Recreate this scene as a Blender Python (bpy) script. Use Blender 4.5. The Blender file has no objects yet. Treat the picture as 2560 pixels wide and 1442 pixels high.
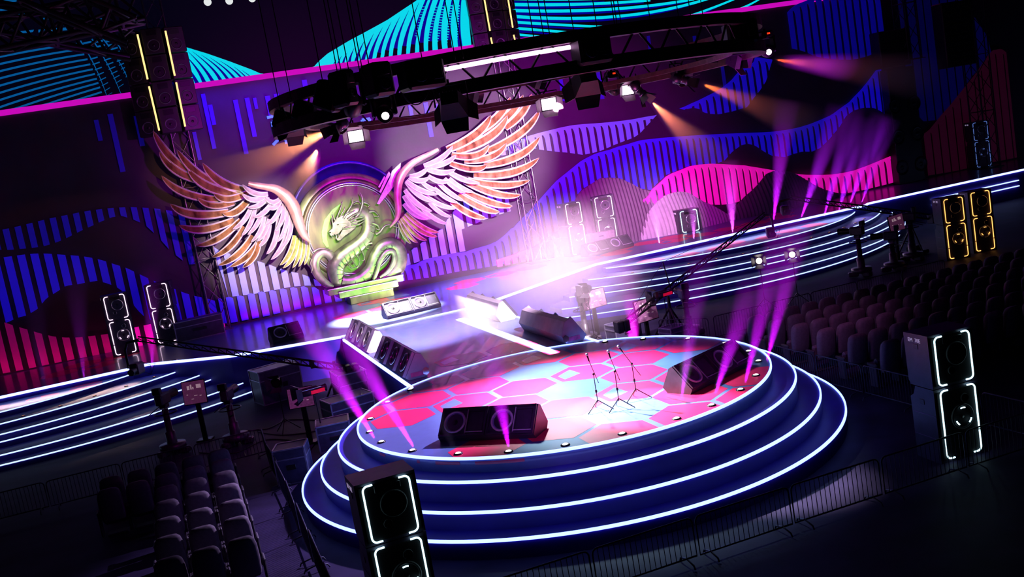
import bpy, math, random
from mathutils import Vector, Matrix
random.seed(7)
PI = math.pi
scn = bpy.context.scene
COL = scn.collection
# ------------------------------------------------------------------ camera
F, PITCH, ROLL, YAW = 2531.4, math.radians(7.887), math.radians(9.859), math.radians(18.25)
CAM = Vector((-10.44, -28.56, 9.35))
ZD = 1.85                                  # height of the stage deck
_cp, _sp, _c, _s = math.cos(PITCH), math.sin(PITCH), math.cos(ROLL), math.sin(ROLL)
_M = Matrix(((math.cos(YAW), math.sin(YAW), 0), (-math.sin(YAW), math.cos(YAW), 0), (0, 0, 1)))
_f = Vector((0, _cp, -_sp)); _r = Vector((1, 0, 0)); _u = Vector((0, _sp, _cp))
FW = _M @ _f; RT = _M @ (_c*_r - _s*_u); UP = _M @ (_s*_r + _c*_u)

def ray(p): return FW + ((p[0]-1280)/F)*RT - ((p[1]-721)/F)*UP
def atz(p, z):
    d = ray(p); return CAM + d*((z-CAM.z)/d.z)
def aty(p, y):
    d = ray(p); return CAM + d*((y-CAM.y)/d.y)
def atx(p, x):
    d = ray(p); return CAM + d*((x-CAM.x)/d.x)
def ZM(o, s, l): return [(o[0]+a*s, o[1]+b*s) for a, b in l]
SQ = 700/2560

cam_d = bpy.data.cameras.new('camera'); cam_o = bpy.data.objects.new('camera', cam_d); COL.objects.link(cam_o)
cam_d.sensor_width = 36; cam_d.lens = F/2560*36; cam_d.clip_end = 400
cam_o.matrix_world = Matrix((RT, UP, -FW)).transposed().to_4x4()
cam_o.location = CAM
scn.camera = cam_o

# ------------------------------------------------------------------ materials
def lin(c):
    return tuple(((v/255)/12.92 if v/255 <= .04045 else (((v/255)+.055)/1.055)**2.4) for v in c)
MATS = {}
def pm(name, col, rough=.5, metal=0., var=.25, scale=6., bump=0., emit=None, strength=0., coat=0., spec=.5, stretch=None):
    """procedural principled material: colour broken up by noise, optional bump; col in sRGB 0-255"""
    if name in MATS: return MATS[name]
    m = bpy.data.materials.new(name); m.use_nodes = True
    nt = m.node_tree; b = nt.nodes['Principled BSDF']
    tc = nt.nodes.new('ShaderNodeTexCoord'); nz = nt.nodes.new('ShaderNodeTexNoise')
    nz.inputs['Scale'].default_value = scale; nz.inputs['Detail'].default_value = 4
    if stretch:
        mp = nt.nodes.new('ShaderNodeMapping'); mp.inputs['Scale'].default_value = stretch
        nt.links.new(tc.outputs['Object'], mp.inputs['Vector']); nt.links.new(mp.outputs['Vector'], nz.inputs['Vector'])
    else:
        nt.links.new(tc.outputs['Object'], nz.inputs['Vector'])
    rp = nt.nodes.new('ShaderNodeValToRGB')
    c = lin(col)
    rp.color_ramp.elements[0].position = .3; rp.color_ramp.elements[1].position = .7
    rp.color_ramp.elements[0].color = tuple(max(0, v*(1-var)) for v in c)+(1,)
    rp.color_ramp.elements[1].color = tuple(min(1, v*(1+var)) for v in c)+(1,)
    nt.links.new(nz.outputs['Fac'], rp.inputs['Fac']); nt.links.new(rp.outputs['Color'], b.inputs['Base Color'])
    b.inputs['Roughness'].default_value = rough; b.inputs['Metallic'].default_value = metal
    b.inputs['Specular IOR Level'].default_value = spec
    if coat: b.inputs['Coat Weight'].default_value = coat
    if bump:
        bp = nt.nodes.new('ShaderNodeBump'); bp.inputs['Strength'].default_value = bump; bp.inputs['Distance'].default_value = .02
        nt.links.new(nz.outputs['Fac'], bp.inputs['Height']); nt.links.new(bp.outputs['Normal'], b.inputs['Normal'])
    if emit:
        b.inputs['Emission Color'].default_value = lin(emit)+(1,); b.inputs['Emission Strength'].default_value = strength
    MATS[name] = m; return m
def neon(name, col, strength, sample=False):
    if name in MATS: return MATS[name]
    m = bpy.data.materials.new(name); m.use_nodes = True; nt = m.node_tree
    b = nt.nodes['Principled BSDF']; b.inputs['Base Color'].default_value = (.003, .003, .003, 1); b.inputs['Specular IOR Level'].default_value = .05
    b.inputs['Emission Color'].default_value = lin(col)+(1,); b.inputs['Emission Strength'].default_value = strength
    m.cycles.emission_sampling = 'FRONT' if sample else 'NONE'
    MATS[name] = m; return m

# ------------------------------------------------------------------ mesh builder
class MB:
    def __init__(s): s.v = []; s.f = []; s.m = []; s.sm = []
    def add(s, vs, fs, mi=0, smooth=False):
        k = len(s.v); s.v += [tuple(v) for v in vs]
        for f in fs: s.f.append([k+i for i in f]); s.m.append(mi); s.sm.append(smooth)
        return s
    def box(s, c, d, rot=None, mi=0, bev=0.):
        x, y, z = d[0]/2, d[1]/2, d[2]/2
        if bev:
            b = min(bev, x*.9, y*.9, z*.9); vs = []; 
            for sz in (-1, 1):
                for (sx, sy) in ((-1, -1), (1, -1), (1, 1), (-1, 1)):
                    vs += [(sx*x, sy*(y-b), sz*(z-b)), (sx*(x-b), sy*y, sz*(z-b)), (sx*(x-b), sy*(y-b), sz*z)]
            fs = []
            def id(k, q): return k*3+q
            # corners order 0..3 bottom, 4..7 top
            for k in range(8): fs.append((id(k, 0), id(k, 1), id(k, 2)))
            for q in (0, 4): fs.append(tuple(id(q+i, 2) for i in range(4)))
            for a, b2, ax in ((0, 1, 1), (1, 2, 0), (2, 3, 1), (3, 0, 0)):
                fs.append((id(a, ax), id(b2, ax), id(b2+4, ax), id(a+4, ax)))
                for q in (0, 4): fs.append((id(a+q, ax), id(b2+q, ax), id(b2+q, 2), id(a+q, 2)))
            for k in range(4): fs.append((id(k, 0), id(k, 1), id(k+4, 1), id(k+4, 0)))
        else:
            vs = [(-x, -y, -z), (x, -y, -z), (x, y, -z), (-x, y, -z), (-x, -y, z), (x, -y, z), (x, y, z), (-x, y, z)]
            fs = [(0, 3, 2, 1), (4, 5, 6, 7), (0, 1, 5, 4), (1, 2, 6, 5), (2, 3, 7, 6), (3, 0, 4, 7)]
        R = rot if rot is not None else Matrix.Identity(3)
        c = Vector(c)
        return s.add([R @ Vector(v)+c for v in vs], fs, mi)
    def cyl(s, p0, p1, r0, r1=None, n=10, mi=0, cap=True, smooth=True):
        p0, p1 = Vector(p0), Vector(p1); r1 = r0 if r1 is None else r1
        d = (p1-p0).normalized(); a = d.orthogonal().normalized(); b = d.cross(a)
        vs = [p0+(a*math.cos(2*PI*i/n)+b*math.sin(2*PI*i/n))*r0 for i in range(n)] + [p1+(a*math.cos(2*PI*i/n)+b*math.sin(2*PI*i/n))*r1 for i in range(n)]
        s.add(vs, [(i, (i+1) % n, n+(i+1) % n, n+i) for i in range(n)], mi, smooth)
        if cap: s.add(vs[:n], [tuple(reversed(range(n)))], mi); s.add(vs[n:], [tuple(range(n))], mi)
        return s
    def tube(s, pts, r, n=8, mi=0, closed=False, flat=None):
        """swept tube; r number or list; flat=(vector, factor) squashes the section along vector"""
        P = [Vector(p) for p in pts]; N = len(P); rr = r if isinstance(r, (list, tuple)) else [r]*N
        vs = []; a = None
        for i in range(N):
            d = (P[(i+1) % N]-P[i-1]) if closed else (P[min(i+1, N-1)]-P[max(i-1, 0)])
            d = d.normalized() if d.length > 1e-9 else Vector((0, 0, 1))
            a = d.orthogonal() if a is None else (a-d*a.dot(d))
            a = a.normalized() if a.length > 1e-6 else d.orthogonal().normalized(); b = d.cross(a)
            for k in range(n):
                q = (a*math.cos(2*PI*k/n)+b*math.sin(2*PI*k/n))*rr[i]
                if flat: q = q-flat[0]*q.dot(flat[0])*(1-flat[1])
                vs.append(P[i]+q)
        fs = []
        for i in range(N if closed else N-1):
            j = (i+1) % N
            for k in range(n): fs.append((i*n+k, i*n+(k+1) % n, j*n+(k+1) % n, j*n+k))
        s.add(vs, fs, mi, True)
        if not closed:
            s.add(vs[:n], [tuple(reversed(range(n)))], mi); s.add(vs[-n:], [tuple(range(n))], mi)
        return s
    def prism(s, poly, ax, mi=0, mi_side=None):
        """closed prism: list of 3D points (planar outline) swept along vector ax"""
        P = [Vector(p) for p in poly]; n = len(P); ax = Vector(ax)
        nrm = Vector((0, 0, 0))
        for i in range(n): nrm += P[i].cross(P[(i+1) % n])
        if nrm.dot(ax) > 0: P.reverse()
        Q = [p+ax for p in P]
        s.add(P+Q, [tuple(range(n)), tuple(reversed(range(n, 2*n)))], mi)
        s.add(P+Q, [(i, n+i, n+(i+1) % n, (i+1) % n) for i in range(n)], mi if mi_side is None else mi_side)
        return s
    def lathe(s, prof, mat=None, n=20, mi=0, smooth=True, a0=0., a1=2*PI):
        """prof: (radius, height) list about local z, mat places it"""
        mat = mat or Matrix.Identity(4); full = abs(a1-a0-2*PI) < 1e-6; cols = n if full else n+1
        vs = []
        for i in range(cols):
            t = a0+(a1-a0)*i/n
            for r, h in prof: vs.append(mat @ Vector((r*math.cos(t), r*math.sin(t), h)))
        k = len(prof); fs = []
        for i in range(n):
            j = (i+1) % cols
            for q in range(k-1): fs.append((i*k+q, j*k+q, j*k+q+1, i*k+q+1))
        return s.add(vs, fs, mi, smooth)
    def ball(s, c, r, n=12, mi=0, sc=(1, 1, 1)):
        c = Vector(c); m = n//2; prof = [(math.sin(PI*i/m)*r, -math.cos(PI*i/m)*r) for i in range(m+1)]
        return s.lathe(prof, Matrix.Translation(c) @ Matrix.Diagonal((sc[0], sc[1], sc[2], 1)), n, mi)
    def quad(s, a, b, c, d, mi=0): return s.add([a, b, c, d], [(0, 1, 2, 3)], mi)
    def build(s, name, mats, parent=None, origin=None, rotz=0.):
        """one mesh object. origin: world point subtracted from all vertices (world-built things); parent: its thing"""
        me = bpy.data.meshes.new(name)
        vs = s.v
        if origin is not None: o = Vector(origin); vs = [tuple(Vector(v)-o) for v in vs]
        me.from_pydata(vs, [], s.f)
        for m in (mats if isinstance(mats, (list, tuple)) else [mats]): me.materials.append(m)
        me.polygons.foreach_set('material_index', s.m); me.polygons.foreach_set('use_smooth', s.sm)
        me.update()
        o = bpy.data.objects.new(name, me); COL.objects.link(o)
        if parent is not None: o.parent = parent
        elif origin is not None: o.location = origin
        return o
def tag(o, label=None, cat=None, group=None, kind=None):
    if label: o['label'] = label
    if cat: o['category'] = cat
    if group: o['group'] = group
    if kind: o['kind'] = kind
    return o
def thing(name, label, cat, loc=(0, 0, 0), rotz=0., group=None, scale=1.):
    o = bpy.data.objects.new(name, None); o.empty_display_size = .2; COL.objects.link(o)
    o.location = loc; o.rotation_euler = (0, 0, rotz); o.scale = (scale,)*3
    return tag(o, label, cat, group)
def dup(root, loc, rotz=None, label=None, group=None, scale=None, drop=()):
    r = root.copy(); COL.objects.link(r); r.location = loc
    if rotz is not None: r.rotation_euler = (0, 0, rotz)
    if scale: r.scale = (scale,)*3
    if label: r['label'] = label
    if group: r['group'] = group
    for ch in [c for c in bpy.data.objects if c.parent == root]:
        if ch.name.split('.')[0] in drop: continue
        c = ch.copy(); COL.objects.link(c); c.parent = r
        for g in [q for q in bpy.data.objects if q.parent == ch]:
            d = g.copy(); COL.objects.link(d); d.parent = c
    return r
def struct(o): return tag(o, kind='structure')
def spot(loc, tgt, power, col, size, blend=.3, rad=.1):
    l = bpy.data.lights.new('spot', 'SPOT'); l.energy = power; l.color = lin(col); l.spot_size = size; l.spot_blend = blend; l.shadow_soft_size = rad
    o = bpy.data.objects.new('spot_light', l); COL.objects.link(o); o.location = loc
    o.rotation_euler = (Vector(tgt)-Vector(loc)).to_track_quat('-Z', 'Y').to_euler(); return o
def area(loc, tgt, power, col, sx, sy, spread=PI):
    l = bpy.data.lights.new('area', 'AREA'); l.energy = power; l.color = lin(col); l.shape = 'RECTANGLE'; l.size = sx; l.size_y = sy; l.spread = spread
    o = bpy.data.objects.new('area_light', l); COL.objects.link(o); o.location = loc
    o.rotation_euler = (Vector(tgt)-Vector(loc)).to_track_quat('-Z', 'Y').to_euler(); return o
def interp(tab, x):
    if x <= tab[0][0]: return tab[0][1]
    for (a, b), (c, d) in zip(tab, tab[1:]):
        if x <= c: return b+(d-b)*(x-a)/(c-a) if c > a else d
    return tab[-1][1]
def bez(a, b, c, n):
    a, b, c = Vector(a), Vector(b), Vector(c)
    return [a*(1-t)**2+b*2*t*(1-t)+c*t*t for t in [i/n for i in range(n+1)]]
ORD = ['first', 'second', 'third', 'fourth', 'fifth', 'sixth', 'seventh', 'eighth', 'ninth', 'tenth', 'eleventh', 'twelfth', 'thirteenth', 'fourteenth', 'fifteenth', 'sixteenth', 'seventeenth', 'eighteenth', 'nineteenth', 'twentieth']

# shared materials
M_BLACK = pm('black_paint', (26, 24, 28), .45, 0, .3, 9, .05)
M_BLACKM = pm('black_metal', (30, 28, 34), .35, .7, .3, 12)
M_STEEL = pm('truss_steel', (120, 112, 128), .35, .85, .25, 14)
M_DECK = pm('stage_deck_blue', (88, 104, 160), .32, 0, .08, 3, 0, coat=.3)
M_RED = pm('hexagon_red', (240, 32, 92), .35, 0, .08, 4, 0, coat=.2)
M_NAVY = pm('stage_riser_navy', (48, 26, 150), .5, 0, .15, 1.2, .08)
M_CONC = pm('arena_floor', (44, 36, 66), .6, 0, .35, .8, .1, spec=.12)
def led(name, rgb):
    m = bpy.data.materials.new(name); m.use_nodes = True; b = m.node_tree.nodes['Principled BSDF']
    b.inputs['Base Color'].default_value = (.02, .02, .02, 1); st = max(rgb)
    b.inputs['Emission Color'].default_value = tuple(v/st for v in rgb)+(1,); b.inputs['Emission Strength'].default_value = st
    m.cycles.emission_sampling = 'AUTO'; return m
M_WHITE = led('white_neon', (1.0, 1.3, 3.6))
M_BLUEN = led('blue_white_neon', (.8, 1.15, 4.2)); M_STEPN = led('step_neon', (.8, 1.05, 1.9))
# ================================================================== SETTING
bx = MB().box((14, 4, -.15), (130, 110, .3)); struct(bx.build('floor', M_CONC, origin=(14, 4, 0)))
M_WALL = pm('back_wall_dark', (54, 34, 64), .7, 0, .2, .5, .05)
WY = 32.6
w = MB().box((14, WY+.35, 7.85), (130, .7, 15.7)); struct(w.build('wall_back', M_WALL, origin=(14, WY+.35, 0)))
t = MB().box((14, WY-.06, 15.75), (130, .12, .3)); struct(t.build('trim_1', neon('magenta_trim', (200, 10, 185), 1.0), origin=(14, WY-.06, 15.5)))

# ------------------------------------------------------------------ main stage
ms = thing('main_stage', 'long blue main stage deck with white neon edge in front of the striped back wall', 'stage', (0, 26, 0))
EDGE = [(-40, 24.2), (-13, 24.2), (-12.4, 24.4), (-8.6, 21.1), (-3.45, 19.4), (3.45, 19.4), (12.5, 25.05), (31.5, 25.05), (32.2, 25.6), (78, 25.6)]
poly = [(x, y, 0) for x, y in EDGE]+[(78, WY, 0), (-40, WY, 0)]
MB().prism(poly, (0, 0, ZD), 0, 1).build('deck', [M_DECK, M_NAVY], ms, (0, 26, 0))
def strip(path, z, w, h, name, mat, parent, origin, closed=False):
    """neon strip of width w (horizontal) and height h riding on an edge"""
    m = MB(); P = [Vector((x, y, z)) for x, y in path]; N = len(P); vs = []
    for i in range(N):
        d = (P[(i+1) % N]-P[i-1]) if closed else (P[min(i+1, N-1)]-P[max(i-1, 0)])
        d.normalize(); n = Vector((d.y, -d.x, 0))
        vs += [P[i]-n*w*.4-Vector((0, 0, h*.55)), P[i]+n*w*.6-Vector((0, 0, h*.55)), P[i]+n*w*.6+Vector((0, 0, h*.45)), P[i]-n*w*.4+Vector((0, 0, h*.45))]
    fs = []
    for i in range(N if closed else N-1):
        j = (i+1) % N
        for k in range(4): fs.append((i*4+k, i*4+(k+1) % 4, j*4+(k+1) % 4, j*4+k))
    m.add(vs, fs)
    if not closed: m.add(vs[:4], [(3, 2, 1, 0)]); m.add(vs[-4:], [(0, 1, 2, 3)])
    return m.build(name, mat, parent, origin)
for i, (a, b) in enumerate(((0, 2), (2, 4), (4, 5), (5, 6), (6, 8), (8, 9))):
    strip(EDGE[a:b+1], ZD, .1, .12, 'led_strip', M_WHITE, ms, (0, 26, 0))
for z_ in (1.22, .84): strip([(37.2, 25.55), (44.6, 25.55)], z_, .06, .07, 'led_strip', M_STEPN, ms, (0, 26, 0))
HEX = [(-.91, .52), (0, 1.12), (.91, .52), (.91, -.52), (0, -1.12), (-.91, -.52)]
HOLE = [(-.74, .27), (-.13, .75), (-.08, -.05), (-.75, -.35)]
def clip_circle(poly, R):
    out = []
    n = 48
    pts = list(poly)
    for k in range(n):                      # half-plane clipping against the circle's tangents
        a = 2*PI*k/n; nx, ny = math.cos(a), math.sin(a); new = []
        for i in range(len(pts)):
            p, q = pts[i], pts[(i+1) % len(pts)]
            dp, dq = p[0]*nx+p[1]*ny-R, q[0]*nx+q[1]*ny-R
            if dp <= 0: new.append(p)
            if (dp < 0) != (dq < 0):
                t = dp/(dp-dq); new.append((p[0]+(q[0]-p[0])*t, p[1]+(q[1]-p[1])*t))
        pts = new
        if len(pts) < 3: return []
    return pts
def hexes(m, cells, z, R=None, sc=1.):
    for x, y, hole in cells:
        p = [(x+a*sc, y+b*sc) for a, b in HEX]
        if R: p = clip_circle(p, R)
        if p: m.add([(a, b, z) for a, b in p], [tuple(reversed(range(len(p))))], 0)
        if hole:
            q = [(x+a*sc, y+b*sc) for a, b in HOLE]
            if R: q = clip_circle(q, R)
            if q: m.add([(a, b, z+.003) for a, b in q], [tuple(reversed(range(len(q))))], 1)
# pattern on the main deck
cells = []
rr = random.Random(3)
for j in range(6):
    for i in range(-16, 22):
        x = -.78+2*i+(1 if j % 2 else 0); y = 21+1.742*j
        if y > 31 or (abs(x) > 3.2 and y < 26.4 and not (x < -14 or x > 13)): continue
        if abs(x) > 3.2 and y < 26.4: continue
        if x < -13 and rr.random() < .8: cells.append((x, y, rr.random() < .2))
        elif -3 < x < 12 and y > 24.5 and rr.random() < .55: cells.append((x, y, rr.random() < .2))
        elif 13 < x < 32 and rr.random() < .45: cells.append((x, y, rr.random() < .3))
m = MB(); hexes(m, cells, ZD+.004); m.build('hexagon_pattern', [M_RED, M_DECK], ms, (0, 26, 0))

# ------------------------------------------------------------------ walkway
wk = thing('stage_walkway', 'broad pale walkway joining the round stage to the main stage, neon along its edges', 'walkway', (0, 12, 0))
MB().prism([(-3.5, 5.2, 0), (3.5, 5.2, 0), (3.5, 19.38, 0), (-3.5, 19.38, 0)], (0, 0, ZD-.004), 0, 1).build('deck', [M_DECK, M_NAVY], wk, (0, 12, 0))
strip([(-3.55, 18.4), (-3.55, 4.9)], ZD, .09, .1, 'led_strip', M_WHITE, wk, (0, 12, 0))
strip([(3.55, 18.9), (3.55, 5.0)], ZD, .09, .1, 'led_strip', M_WHITE, wk, (0, 12, 0))
m = MB(); hexes(m, [(-.95, 7.75, True), (1.08, 7.65, False)], ZD+.002)
p = [q for q in [(.1+a, 6.05+b) for a, b in HEX]]
m.add([(a, b, ZD+.002) for a, b in p], [tuple(reversed(range(6)))], 0)
m.build('hexagon_pattern', [M_RED, M_DECK], wk, (0, 12, 0))

# ------------------------------------------------------------------ round stage
rs = thing('round_stage', 'round four-tiered front stage with red hexagons on top and white neon rings', 'stage', (0, 0, 0))
TIER = [(6.296, ZD), (6.95, 1.47), (7.57, .93), (8.205, .475)]
def tier(R, z0, z1):
    return MB().lathe([(0, z1), (R, z1), (R, z1-.02), (R, z0)], None, 128, 0, False)
for k, (R, z) in enumerate(TIER):
    z0 = TIER[k+1][1]-.02 if k < 3 else 0
    tm = tier(R, z0, z); o = tm.build('tier', [M_DECK if k == 0 else M_NAVY], rs)
    a = [2*PI*i/160 for i in range(160)]
    strip([(R*math.cos(q), R*math.sin(q)) for q in a], z, .05, .07, 'led_strip', M_BLUEN, rs, None, True)
void = {(0, 1), (0, -1), (-2, -1), (2, -1), (-3, -1), (0, -3), (-1, -4), (3, -2), (-2, -2), (3, -1), (-3, 0), (-4, 0), (-3, -2), (-1, 3), (1, 3), (-4, -1)}
holes = {(1, -2), (2, 1), (-1, 2), (1, 2), (-1, 0), (1, 0)}
cells = []
for j in range(-4, 4):
    for i in range(-5, 6):
        x = -.78+2*i+(1 if j % 2 else 0); y = 1.18+1.742*j
        if math.hypot(x, y) < 7 and (i, j) not in void: cells.append((x, y, (i, j) in holes))
m = MB(); hexes(m, cells, ZD+.004, 6.24); m.build('hexagon_pattern', [M_RED, M_DECK], rs)
# red dashes on the first riser
m = MB()
for a0, a1 in ((-166, -163), (-150, -149), (-144, -137), (-133, -121)):
    n = 6
    for i in range(n):
        b0 = math.radians(a0+(a1-a0)*i/n); b1 = math.radians(a0+(a1-a0)*(i+1)/n); R = 6.305
        m.quad((R*math.cos(b0), R*math.sin(b0), 1.68), (R*math.cos(b1), R*math.sin(b1), 1.68), (R*math.cos(b1), R*math.sin(b1), 1.76), (R*math.cos(b0), R*math.sin(b0), 1.76))
m.build('riser_marking', M_RED, rs)
RIM = [-171.3, -154.8, -139.1, -125.4, -111.4, -97.4, -82.5, -70.7, -57, -43.5, -28, -14.3, 2, 20, 38, 52, 128, 142, 160, 175]
M_LENS = neon('lamp_lens_white', (255, 240, 235), 3.0)
for a in RIM:
    q = math.radians(a); c = Vector((5.97*math.cos(q), 5.97*math.sin(q), ZD))
    o = MB().lathe([(.0, .035), (.085, .035), (.115, .03), (.125, .004), (.125, 0)], Matrix.Translation(c), 14).build('rim_lamp', M_BLACKM, rs)
    MB().lathe([(0, .055), (.05, .05), (.08, .036)], Matrix.Translation(c), 12).build('lens', M_LENS, o)

# ------------------------------------------------------------------ curved side stairs
ARC = [(21.44, 34.15, 12.97, 12.84, 30.9), (21.13, 34.72, 15.06, 11.2, 32.4), (20.56, 34.98, 16.32, 10.15, 33.5), (20.37, 35.86, 17.47, 9.46, 33.9), (19.23, 35.05, 18.1, 8.3, 34.1), (18.28, 34.56, 18.31, 7.78, 34.3)]
def arc_pts(k, sgn, n=48):
    cx, cy, R, xa, xb = ARC[k]; xb = min(xb, cx+R*.985) if sgn > 0 else min(xb, cx+R*.985)
    a0 = math.atan2(-math.sqrt(max(0, R*R-(xa-cx)**2)), xa-cx); a1 = math.atan2(-math.sqrt(max(0, R*R-(xb-cx)**2)), xb-cx)
    return [(sgn*(cx+R*math.cos(a0+(a1-a0)*i/n)), cy+R*math.sin(a0+(a1-a0)*i/n)) for i in range(n+1)]
for sgn, side in ((1, 'right'), (-1, 'left')):
    st = thing('stage_stairs', ('curved neon-edged stairs below the main stage, behind the camera crane and lit lamps' if sgn > 0 else 'curved neon-edged stairs below the main stage at the dark left end'), 'stairs', (sgn*21, 22, 0))
    for k in range(6):
        z = ZD*(1-(k+1)/7); pts = arc_pts(k, sgn)
        ye = 25.0 if sgn > 0 else 24.15
        back = [(pts[-1][0], ye+.0), (pts[0][0]+sgn*.0, ye)]
        pl = [(x, min(y, ye), 0) for x, y in pts]+[(x, y+.001, 0) for x, y in back]
        MB().prism(pl, (0, 0, z), 0, 1).build('step', [M_DECK if k == 0 else M_NAVY, M_NAVY], st, (sgn*21, 22, 0))
        strip(pts if sgn > 0 else pts[::-1], z, .04, .05, 'led_strip', M_STEPN, st, (sgn*21, 22, 0))
    # small recessed lamps on the second tread
    cx, cy, R, xa, xb = ARC[1]
    for i in range(13):
        a = math.radians(-128+i*6.2); c = Vector((sgn*(cx+(R-.55)*math.cos(a)), cy+(R-.55)*math.sin(a), ZD*5/7))
        o = MB().lathe([(0, .03), (.08, .03), (.11, .0)], Matrix.Translation(c), 10).build('step_lamp', M_BLACKM, st, (sgn*21, 22, 0))
        MB().lathe([(0, .045), (.055, .032)], Matrix.Translation(c), 8).build('lens', neon('lamp_lens_dim', (255, 170, 150), .8), o, (sgn*21, 22, 0))
        o.children  # lens sits in the lamp
    # hexagons on the crescent tread
    m = MB(); cc = []
    for x, y, h in ((17.2, 22.9, 1), (19.3, 22.6, 0), (20.6, 23.4, 0), (22.6, 22.6, 0), (24.4, 23.2, 0), (15.3, 23.6, 0), (26.3, 23.3, 0)): cc.append((sgn*x, y, h))
    hexes(m, cc, ZD*6/7+.004, None, .8); m.build('hexagon_pattern', [M_RED, M_DECK], st, (sgn*21, 22, 0))
# ================================================================== WALL DECORATION
Z0 = (0, 0); 
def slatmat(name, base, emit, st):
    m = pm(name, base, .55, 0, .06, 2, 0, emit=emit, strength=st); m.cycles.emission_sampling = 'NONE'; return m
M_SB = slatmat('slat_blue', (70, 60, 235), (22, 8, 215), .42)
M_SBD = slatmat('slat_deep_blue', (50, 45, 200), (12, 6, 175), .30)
M_SL = slatmat('slat_lit_lilac', (110, 110, 215), (90, 80, 235), .42)  # lit copy of the slat blue: white stage light and haze put into colour
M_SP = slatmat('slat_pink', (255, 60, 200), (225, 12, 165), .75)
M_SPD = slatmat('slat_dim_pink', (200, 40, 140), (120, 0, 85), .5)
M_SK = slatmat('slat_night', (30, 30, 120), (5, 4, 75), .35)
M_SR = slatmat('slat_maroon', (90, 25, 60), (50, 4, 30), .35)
GW = 'striped wave panels on the back wall'
def band(label, top, bot, pitch, duty, y, mat, rim=0., phase=0., depth=.05, arch=0.):
    """vertical slats between two curves given on the photo, standing in the plane y"""
    T = sorted((lambda p: (p.x, p.z))(aty(q, y)) for q in top); B = sorted((lambda p: (p.x, p.z))(aty(q, y)) for q in bot)
    x0, x1 = max(T[0][0], min(B[0][0], T[0][0]+.01)), min(T[-1][0], max(B[-1][0], T[-1][0]-.01))
    m = MB(); x = x0-phase*pitch
    while x < x1:
        a, b = max(x, x0), min(x+pitch*duty, x1)
        if b-a > .03:
            cols = [a, (a+b)/2, b]
            tz = [interp(T, c) for c in cols]; bz = [max(ZD, interp(B, c)) for c in cols]
            if arch: tz[0] -= arch*.3; tz[2] -= arch
            if max(t-q for t, q in zip(tz, bz)) > .08:
                tz = [max(t, q+.02) for t, q in zip(tz, bz)]
                pl = [(cols[i], y, bz[i]) for i in range(3)]+[(cols[i], y, tz[i]) for i in (2, 1, 0)]
                m.prism(pl, (0, -depth, 0))
                gp = pitch*(1-duty)
                if rim and tz[0]-rim-gp*2.6 > bz[0] and a-gp > x0:      # curved head of the slot left of this slat
                    zt_ = interp(T, a-gp*.5)-rim*.7
                    cv = [(a-gp*(1-math.cos(q*PI/2/5)), zt_-gp*2.4*(1-math.sin(q*PI/2/5))) for q in range(6)]
                    m.prism([(a, y, zt_+rim*.2)]+[(px_, y, pz_) for px_, pz_ in cv]+[(a-gp, y, zt_+rim*.2)], (0, -depth+.005, 0))
        x += pitch
    if rim:
        n = max(4, int((x1-x0)/.3))
        for i in range(n):
            a, b = x0+(x1-x0)*i/n, x0+(x1-x0)*(i+1)/n
            ta, tb = interp(T, a), interp(T, b); ha = min(rim, ta-max(ZD, interp(B, a))); hb = min(rim, tb-max(ZD, interp(B, b)))
            if ha > .02 and hb > .02: m.prism([(a, y, ta-ha), (b, y, tb-hb), (b, y, tb), (a, y, ta)], (0, -depth+.01, 0))
    zb = min(v[2] for v in m.v)
    o = m.build('wave_slat_panel', mat, None, ((x0+x1)/2, y, zb))
    return tag(o, label, 'wall panel', GW)
zA, zB_, zC, zD_ = (0, 350), (0, 700), (380, 250), (1200, 350)
s6 = 700/1835; s7 = 600/1730
B1T = ZM(zA, SQ, [(-90, 830), (20, 820), (160, 790), (260, 765), (350, 742), (450, 718), (545, 698), (635, 680), (730, 660), (820, 645), (915, 632), (1010, 622), (1100, 616), (1195, 613), (1285, 616), (1380, 622), (1475, 632), (1580, 650), (1690, 690)])
B1B = ZM(zA, SQ, [(-90, 1003), (100, 1003), (300, 985), (400, 970), (490, 945), (580, 910), (670, 865), (760, 820), (850, 780), (935, 740), (1025, 705), (1110, 692), (1215, 725), (1320, 770), (1440, 880), (1565, 1020), (1670, 1100), (1735, 1140)])
band('blue slatted wave arching above the dark mound at the far left wall', B1T, B1B, .605, .52, WY-.1, M_SBD)
B2T = ZM(zA, SQ, [(-90, 1080), (0, 1075), (120, 1060), (230, 1045), (330, 1037), (430, 1038), (530, 1045), (630, 1052), (740, 1060), (835, 1075), (940, 1100), (1045, 1135), (1160, 1170), (1260, 1220), (1370, 1270), (1460, 1310), (1570, 1350), (1680, 1395), (1780, 1425), (1900, 1450), (2000, 1480)])
B2B = ZM(zB_, SQ, [(-90, 395), (60, 390), (155, 345), (250, 320), (345, 262), (425, 165), (515, 110), (605, 50), (700, 40), (795, 20), (895, 5), (1000, 35), (1100, 80), (1190, 190), (1300, 320), (1420, 388), (1600, 390), (1800, 392), (2050, 395)])
band('blue slatted wave sloping down behind the paired speakers at the left', B2T, B2B, .66, .6, WY-.12, M_SB)
B3T = ZM(zB_, SQ, [(-90, 370), (20, 380), (140, 420), (260, 455), (370, 488), (485, 515), (590, 525), (700, 525), (800, 515), (900, 503), (1000, 490), (1200, 440), (1420, 392), (1600, 390), (1760, 390), (1900, 390), (2060, 392)])
B3B = ZM(zB_, SQ, [(-90, 870), (70, 845), (300, 800), (560, 745), (880, 685), (1300, 610), (1600, 540), (1800, 500), (2060, 430)])
band('dim pink slatted strip along the wall foot at the far left', B3T[:11], B3B[:5], .66, .55, WY-.16, M_SPD, 0, 0, .06)
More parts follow.
